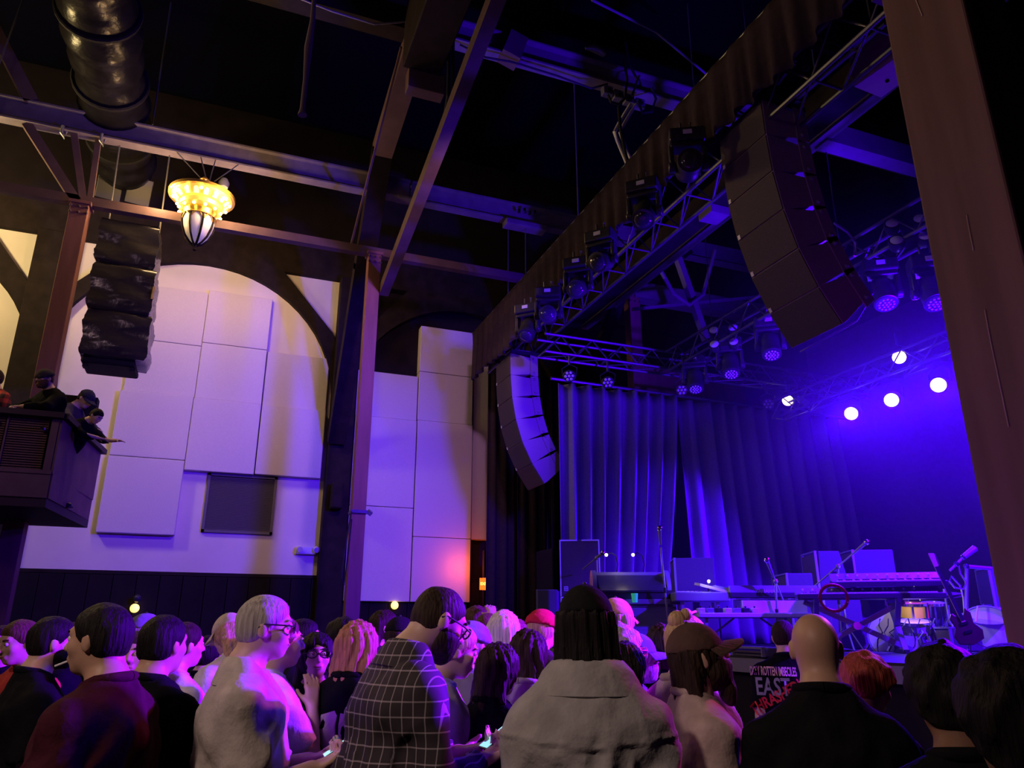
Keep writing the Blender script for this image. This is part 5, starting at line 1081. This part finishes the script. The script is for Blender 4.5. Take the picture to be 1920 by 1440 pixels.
        if hair == 'curly': d = d-.009*np.sin(70*u+sdn)*np.sin(66*v)*np.sin(62*w+sdn)-.005*np.sin(31*u-29*w)
        elif hair == 'wavy': d = d-.007*np.sin(13*ang+1.6*np.sin(26*w+sdn))-.004*np.sin(29*ang+2*np.sin(31*w))
        elif hair in ('bob', 'shaggy', 'long'): d = d-.0045*np.sin(17*ang+9*w+sdn)-.003*np.sin(37*ang+14*w)
        else: d = d-.002*np.sin(60*u+sdn)*np.sin(55*v+40*w)
        f.F = d.astype(np.float32); net_object('hair', f, hm, root)
        if hair == 'bun':
            b_ = MB(); b_.ball(HP((0, -.07, .10)), .042, 12, 8); b_.ball(HP((.03, -.05, .125)), .026, 10, 6); local('hair_bun', b_, hm, root, 60)
            for sx in (-1, 1): local('hair_clip', MB().tube([HP((sx*.03, -.02+.02*t, .128+.004*t)) for t in (-1, 0, 1, 2)], .009, 6), M_plastic, root)
    if beard:
        f = hfield(.14, .12); u, v, w = hq(f); lb = {'stubble': .004, 'short': .012, 'full': .020, 'long': .022}[beard]
        def e(c, r):
            a, b, d_ = u-c[0], v-c[1], w-c[2]; q0 = np.sqrt((a/r[0])**2+(b/r[1])**2+(d_/r[2])**2)+1e-6; q1 = np.sqrt((a/r[0]**2)**2+(b/r[1]**2)**2+(d_/r[2]**2)**2)+1e-6; return q0*(q0-1)/q1
        d = np.minimum(e((0, .024, -.052), (.058+lb, .068+lb, .062+lb)), e((0, .06, -.088), (.028+lb, .028+lb, .026+lb)))
        if beard == 'long': d = np.minimum(d, e((0, .07, -.13), (.045, .035, .075)))
        d = np.maximum(d, np.maximum((w+.030)-.55*np.maximum(0, np.abs(u)-.035)-.0*v, -v-.005)); mouth = e((0, .10, -.058), (.026, .022, .011)); d = np.maximum(d, -mouth)
        d = d-.0025*np.sin(75*u+sdn)*np.sin(70*w+20*v); f.F = d.astype(np.float32); net_object('beard', f, hair_mat(hc if beard != 'grey' else 'grey', HAIR[hc]), root)
    if hat in ('cap', 'beanie'):
        inf = .017
        f = hfield(.18); u, v, w = hq(f); d = skull(u, v, w, inf); zc = .026-.12*v if hat == 'cap' else .012-.25*v
        if hat == 'beanie': d = np.minimum(d-.004*np.sin(30*w), np.maximum(skull(u, v, w, inf+.008), w-zc-.055))
        d = np.maximum(d, zc-w); f.F = (d-.0015*np.sin(40*u)*np.sin(33*v)).astype(np.float32); net_object('cap_crown' if hat == 'cap' else 'beanie', f, cloth('hat_%d_%d_%d' % tuple(int(99*c) for c in hatc), hatc), root)
        if hat == 'cap':
            vs, fs = [], []; n = 15
            for j in range(2):
                for k_ in range(2):
                    for i in range(n):
                        a = -PI/2*.80+PI*.80*i/(n-1); r = (.085, .178)[k_]*(1 if k_ == 0 else .86+.14*math.cos(a)); vs.append(HP((math.sin(a)*(.088 if k_ == 0 else .098), -.012+(.098 if k_ == 0 else .205)*math.cos(a)*(1 if k_ else 1), .036-.012*k_-.018*abs(math.sin(a))*k_*1.6-.007*j)))
            for i in range(n-1):
                for j in (0, 2*n): fs.append((j+i, j+i+1, j+n+i+1, j+n+i))
                fs.append((n+i, n+i+1, 3*n+i+1, 3*n+i)); fs.append((i, i+1, 2*n+i+1, 2*n+i))
            fs += [(0, n, 3*n, 2*n), (n-1, 2*n-1, 4*n-1, 3*n-1)]
            local('cap_brim', MB().add(vs, fs), cloth('hat_%d_%d_%d' % tuple(int(99*c) for c in hatc), hatc), root)
            local('cap_button', MB().ball(HP((0, -.012, .022+.093+inf)), .008, 8, 5), M_plastic, root)
    # ---- eyes, spectacles, lips
    if eyes and abs(((face+head[1]*-1+180) % 360)-180) > 35:
        for sx in (-1, 1):
            e_ = local('eye', MB().ball(HP((sx*.032, .0800, .009)), .0115, 12, 8), M_eye, root, 60); local('iris', MB().ball(HP((sx*.032, .0893, .009)), (.0045, .0045, .0045), 8, 6), M_iris, e_, 60); 
            local('eyebrow', MB().tube([HP((sx*.016, .091, .031)), HP((sx*.032, .090, .036)), HP((sx*.050, .078, .032))], .0042, 6), hm if hair != 'bald' else M_frame, root)
        local('lips', MB().tube([HP((-.022, .090, -.058)), HP((-.008, .0965, -.0555)), HP((0, .0965, -.057)), HP((.008, .0965, -.0555)), HP((.022, .090, -.058))], .0045, 6), M_lip, root, 60)
    if glasses:
        gm = M_frame if glasses == 'black' else mat('pink_spectacles', (.65, .12, .2), .3); f_ = MB(); ln = MB()
        for sx in (-1, 1):
            ring = [HP((sx*.034+.026*math.cos(t), .107, .006+.019*math.sin(t))) for t in np.linspace(0, 2*PI, 15)]; f_.tube(ring, .0032, 6); f_.tube([HP((sx*.060, .106, .012)), HP((sx*.078, .07, .013)), HP((sx*.086, -.01, .012)), HP((sx*.086, -.03, -.002))], .0032, 6)
        f_.tube([HP((-.009, .109, .008)), HP((0, .111, .011)), HP((.009, .109, .008))], .003, 6); go = local('spectacles', f_, gm, root)
    # ---- flat prints on the back of the shirt
    if prints and shirt:
        bv = BVHTree.FromPolygons([v.co[:] for v in shirt.data.vertices], [p.vertices[:] for p in shirt.data.polygons])
        for nm, me, x, z, rot, colour in prints:
            side = -1
            if isinstance(me, tuple):
                me_ = bpy.data.meshes.new(nm); b_ = bmesh.new(); vv = [b_.verts.new((p[0], p[1], 0)) for p in me]; b_.faces.new(vv); bmesh.ops.triangulate(b_, faces=b_.faces); bmesh.ops.subdivide_edges(b_, edges=b_.edges, cuts=3); b_.to_mesh(me_); b_.free(); me = me_
            c_, s_ = math.cos(rot), math.sin(rot)
            for v in me.vertices:
                X, Z = x+v.co.x*c_-v.co.y*s_, z+v.co.x*s_+v.co.y*c_; h = bv.ray_cast(Vector((X, -.8, Z)), Vector((0, 1, 0))); y_ = h[0].y if h[0] else -.15; v.co = (X, y_-.005, Z)
            me.materials.clear(); me.materials.append(mat('print_%d_%d_%d' % tuple(int(99*c) for c in colour), colour, .7)); o = bpy.data.objects.new(nm, me); COL.objects.link(o); o.parent = root
    root['mouth'] = [float(v) for v in HP((.012, .100, -.062))]; root['face'] = [float(v) for v in Rh@np.array([.25, 1, -.25])]; return root, wr, fd, s
def phone(pr, label, side=0):
    root, wr, fd, s = pr; M_ = Matrix.LocRotScale(root.location, root.rotation_euler, root.scale); c = (wr[0]+fd[0]*.11+wr[1]+fd[1]*.11)/2+np.array([0, .015, .035])
    t = empty('phone', (0, 0, 0), label, 'phone'); MB().mm((-.038, -.075, -.005), (.038, .075, .004)).build('case', M_plastic, t, bevel=.004); MB().mm((-.034, -.069, .004), (.034, .069, .0055)).build('screen', M_screen, t)
    t.location = M_ @ Vector(c); t.rotation_euler = (.55, 0, root.rotation_euler[2]); return t
def TX(b, s, w=1.0, **k):
    me = text_mesh(b, s, **k)
    for v in me.vertices: v.co.x *= w
    return me
A = person(503, 1113, 3.2, 72, 'grey-haired man in glasses and pale short-sleeved shirt holding a phone', hair='short', hc='grey', top='pale_shirt', topc=(.50, .45, .40), arms=('phone', 'phone'), glasses='black', g=1.12, hands=True, collar=.04, head=(4, 0, 0))
phone(A, 'lit phone held by the grey-haired man in the pale shirt')
B_ = person(825, 1102, 3.1, 62, 'bearded man in a dark grid plaid shirt bowing his head over a phone', hair='buzz', hc='dark', top='plaid', mtop=M_plaid, sleeve='long', arms=('phone', 'phone'), lean=13, head=(16, 0, 0), beard='full', glasses='black', hands=True, collar=.04, g=1.08)
phone(B_, 'lit phone in the hands of the man in grid plaid')
person(1097, 1097, 2.75, 4, 'broad person seen from behind in a faded denim jacket and black cap', hair='shaggy', hc='black', hat='cap', hatc=(.012, .012, .014), top='faded_denim', topc=(.36, .35, .34), sleeve='long', jacket=True, collar=.055, drop=.06, g=1.08, arms=('down', 'down'), skin='tan')
person(1308, 1166, 3.0, 84, 'long-haired bearded man in a brown cap and tan t-shirt looking up at the stage', hair='long', hc='dark', L=.33, hat='cap', hatc=(.10, .06, .05), beard='long', top='tan_tee', topc=(.42, .33, .30), head=(-14, 0, 0), g=1.12)
person(1524, 1149, 2.75, 16, 'bald man from behind in a plain black t-shirt', hair='bald', skin='tan', hc='dark', g=1.12, drop=.07, top='black', topc=(.007, .007, .009), arms=('pocket', 'pocket'))
person(1766, 1212, 2.0, 8, 'dark silhouetted person nearest the camera at lower right', hair='curly', skin='brown', hc='black', top='black', topc=(.007, .007, .009), sleeve='long', g=1.15)
person(1895, 1222, 1.35, 8, 'dark silhouetted person at the lower right corner below the column', hair='curly', skin='brown', hc='black', top='black', topc=(.007, .007, .009), sleeve='long', g=1.1)
person(1624, 1226, 3.1, 55, 'person with curly red hair bowing the head in front of the stage', hair='curly', hc='red', top='black', topc=(.007, .007, .009), head=(22, 0, 0), fem=True)
person(1468, 1161, 6.0, 10, 'man in a black band t-shirt with red and white lettering on the back', hair='short', hc='dark', top='black', topc=(.007, .007, .009), g=1.12,
       prints=(('lettering', TX('DIRTY ROTTEN IMBECILES', .085, .33, bold=.002), -.13, 1.35, -.02, (.75, .45, .40)), ('lettering', TX('EAST', .17, .62, bold=.003), -.14, 1.215, 0, (.30, .30, .30)), ('lettering', TX('THRASHED!', .105, .72, shear=.1, bold=.003), -.11, 1.17, .5, (.75, .03, .04))))
C_ = person(192, 1128, 2.8, -84, 'large man in profile facing left with a cigarette and dark maroon t-shirt', hair='short', hc='black', skin='tan', top='maroon', topc=(.055, .012, .022), arms=('down', 'down'), g=1.12, head=(3, 0, 0))
ro = C_[0]; M_ = Matrix.LocRotScale(ro.location, ro.rotation_euler, ro.scale); q = M_ @ Vector(ro['mouth']); e = (M_.to_3x3() @ Vector(ro['face'])).normalized()*.075
tag(rod('cigarette', q-e*.12, q+e, .0042, None, MB().cyl((0, 0, 0), (0, 0, 1), 1, n=8).mesh('cigarette', M_pale)), 'white cigarette in the mouth of the man facing left', 'cigarette')
person(312, 1150, 3.35, 22, 'dark-haired man seen from behind in black t-shirt, beside the man facing left', hair='short', hc='black', top='black', topc=(.007, .007, .009), skin='tan', g=1.05)
person(105, 1153, 3.85, 48, 'man in black t-shirt with a yellow block printed on the back', hair='short', hc='black', top='black', topc=(.007, .007, .009), beard='short', g=1.08, prints=(('print', ((-.10, -.022), (.10, -.03), (.10, .022), (-.10, .03)), -.05, 1.33, 0, (.65, .45, .03)), ('print', ((-.09, -.02), (.09, -.02), (.09, .02), (-.09, .02)), -.05, 1.285, 0, (.16, .10, .05))))
person(38, 1160, 4.5, -152, 'man in a red t-shirt looking down to the left at the picture edge', hair='short', hc='brown', top='red_tee', topc=(.50, .06, .05), head=(14, 0, 0))
person(2, 1170, 5.1, 168, 'person cut by the left picture edge behind the red t-shirt', hair='short', hc='dark', top='black', topc=(.007, .007, .009))
person(253, 1181, 3.9, 166, 'man with receding dark hair facing the camera between two dark-haired men', hair='short', hc='dark', top='black', topc=(.007, .007, .009), skin='tan', head=(-4, 0, 0))
person(275, 1150, 5.3, 40, 'person in a grey-blue cap far back at left under the wall lamp', hair='short', hc='grey', hat='cap', hatc=(.22, .24, .34), top='grey', topc=(.2, .2, .22))
person(350, 1164, 4.3, 38, 'person in a white t-shirt with a black blot printed on the back', hair='short', hc='dark', top='white_tee', topc=(.66, .64, .64), g=1.1, prints=(('print', ((-.08, -.03), (-.02, -.06), (.05, -.09), (.07, -.02), (.10, .04), (.03, .05), (-.03, .07), (-.06, .02)), -.03, 1.30, .3, (.015, .015, .02)),))
person(430, 1150, 5.0, -58, 'long-haired blond person in a cream cap looking down', hair='long', hc='blond', hat='cap', hatc=(.62, .55, .42), top='white_tee', topc=(.66, .64, .64), head=(24, 0, 0), L=.16)
person(394, 1195, 5.6, 30, 'dark curly-haired person half hidden behind the grey-haired man', hair='curly', hc='black', top='black', topc=(.007, .007, .009))
person(530, 1152, 3.8, 55, 'person in a white t-shirt with one arm raised to the chin behind the grey-haired man', hair='short', hc='brown', top='white_tee', topc=(.60, .58, .62), arms=('down', 'chin'), hands=True, g=1.1)
person(595, 1185, 4.1, 160, 'woman with black fringe and dark glasses facing the camera', hair='bob', hc='black', top='black', topc=(.007, .007, .009), glasses='black', fem=True, head=(-6, 0, 0))
person(572, 1158, 4.9, 74, 'man in black-rimmed glasses looking right behind the woman with the fringe', hair='short', hc='black', top='black', topc=(.007, .007, .009), sleeve='long', glasses='black')
person(642, 1161, 4.6, -58, 'man with dark curls turned left beside the copper-haired person', hair='curly', hc='black', top='black', topc=(.007, .007, .009))
person(673, 1164, 3.9, 18, 'person with wavy copper hair and black t-shirt with a white print', hair='wavy', hc='copper', top='black', topc=(.007, .007, .009), L=.20, jeans=(.22, .18, .17),
       prints=(('print', ((-.10, .0), (-.04, -.10), (.0, -.12), (.0, .10), (-.02, .12), (-.09, .10)), .02, 1.22, 0, (.55, .48, .48)), ('print', ((.015, -.10), (.09, -.02), (.09, .10), (.015, .11)), .02, 1.22, 0, (.5, .43, .44)), ('print', ((-.06, -.09), (.03, -.02), (.04, .10), (-.02, .1)), .03, 1.03, 0, (.33, .28, .30)), ('lettering', TX('“All ro', .04), -.02, .90, 0, (.5, .45, .45))))
person(722, 1142, 6.0, 74, 'tall long-haired man lit pink below the round globe lamp', hair='long', hc='dark', top='dark', topc=(.05, .03, .04), L=.25)
person(752, 1156, 5.1, 28, 'person in a black cap left of the plaid-shirted man', hair='short', hc='dark', hat='cap', hatc=(.015, .015, .02), top='black', topc=(.007, .007, .009))
person(856, 1166, 3.65, 74, 'woman with tied blond hair looking down beside the plaid-shirted man', hair='bun', hc='blond', top='lilac_tee', topc=(.48, .44, .52), head=(16, 0, 0), fem=True, arms=('phone', 'phone'), hands=True)
person(887, 1163, 4.2, 42, 'person in a grey beanie behind the plaid-shirted man', hair='short', hc='grey', hat='beanie', hatc=(.24, .24, .30), top='grey', topc=(.2, .2, .22))
person(897, 1134, 6.2, 70, 'brown long-haired person with a hand raised to the head near the far drapes', hair='long', hc='brown', top='dark', topc=(.05, .03, .04), arms=('down', 'head'), hands=True)
person(916, 1148, 5.5, 30, 'short-haired person in a grey shirt next to the raised hand', hair='short', hc='brown', top='grey', topc=(.2, .2, .22))
person(946, 1144, 4.7, 14, 'person with short platinum hair and black top seen from behind', hair='bob', hc='white', top='black', topc=(.007, .007, .009), sleeve='long')
person(972, 1160, 6.4, 30, 'person with long pinkish hair right of the platinum hair', hair='long', hc='pink', top='black', topc=(.007, .007, .009))
person(1018, 1141, 5.1, 38, 'person in a bright red beanie left of the denim jacket', hair='short', hc='blond', hat='beanie', hatc=(.50, .025, .05), top='dark', topc=(.05, .03, .04))
person(992, 1180, 4.0, 24, 'person with long dark hair over a grey t-shirt left of the denim jacket', hair='wavy', hc='dark', top='grey_tee', topc=(.33, .30, .30), g=1.05, L=.15)
person(936, 1206, 3.6, 40, 'woman with dark glossy long hair and black top in front of the platinum hair', hair='wavy', hc='dark', top='black', topc=(.007, .007, .009), fem=True, L=.24, sleeve='long')
person(1157, 1121, 4.6, 32, 'grey-haired man in a tan cap right of the denim jacket', hair='bob', hc='grey', hat='cap', hatc=(.52, .36, .18), top='grey', topc=(.2, .2, .22), beard='short')
person(1167, 1173, 3.8, 62, 'grey curly-haired person with pink glasses and pink shirt', hair='curly', hc='grey', glasses='pink', top='pink_shirt', topc=(.55, .32, .30), sleeve='long', arms=('phone', 'down'))
person(1196, 1187, 4.1, 72, 'bearded man in a blue cap beyond the pink glasses', hair='long', hc='grey', hat='cap', hatc=(.14, .15, .35), beard='full', top='blue', topc=(.1, .1, .2), L=.1)
person(1172, 1200, 3.3, 34, 'person with sleek black long hair just right of the denim jacket', hair='long', hc='black', top='black', topc=(.007, .007, .009), fem=True, L=.28)
person(1243, 1170, 4.3, 14, 'woman with long dark wavy hair in black seen from behind', hair='wavy', hc='dark', top='black', topc=(.007, .007, .009), fem=True, L=.24)
person(1289, 1150, 3.3, 46, 'blond woman with clipped-up hair and bare shoulders behind the bearded man', hair='bun', hc='blond', top='tan_top', topc=(.45, .36, .33), sleeve='none', fem=True)
person(222, 1172, 6.2, 20, 'dark head far back at left behind the man in profile', hair='short', hc='dark', top='black', topc=(.007, .007, .009))
person(140, 1170, 6.0, 60, 'dark head far back at left behind the yellow print', hair='curly', hc='dark', top='black', topc=(.007, .007, .009))
person(778, 1176, 6.3, 30, 'head glimpsed far back between cap and plaid shirt', hair='short', hc='brown', top='black', topc=(.007, .007, .009))
# people on the balcony
bg = 'people leaning on the balcony rail'
person(82, 692, 9.15, -158, 'bearded man in a dark beanie and glasses leaning on the balcony corner', hair='short', hc='brown', hat='beanie', hatc=(.05, .045, .045), beard='full', glasses='black', top='black', topc=(.007, .007, .009), sleeve='long', arms=('rail', 'rail'), lean=14, z0=3.165, hands=True, res=.011, group=bg, g=1.1)
person(160, 731, 10.4, 96, 'man in a dark cap looking down from the balcony', hair='short', hc='dark', hat='cap', hatc=(.03, .03, .05), glasses='black', top='grey_top', topc=(.06, .055, .06), sleeve='long', lean=22, head=(14, 0, 0), arms=('rail', 'rail'), z0=3.165, res=.011, group=bg)
person(179, 766, 9.6, 102, 'black-haired man leaning over the balcony front with a hand out', hair='short', hc='black', top='black', topc=(.007, .007, .009), sleeve='long', lean=38, head=(4, 0, 0), arms=('reach', 'rail'), z0=3.165, hands=True, res=.011, group=bg)
person(-14, 690, 9.9, -160, 'person in red buffalo plaid at the left edge of the balcony', hair='short', hc='dark', top='redplaid', mtop=M_redplaid, sleeve='long', z0=3.165, res=.012, group=bg)
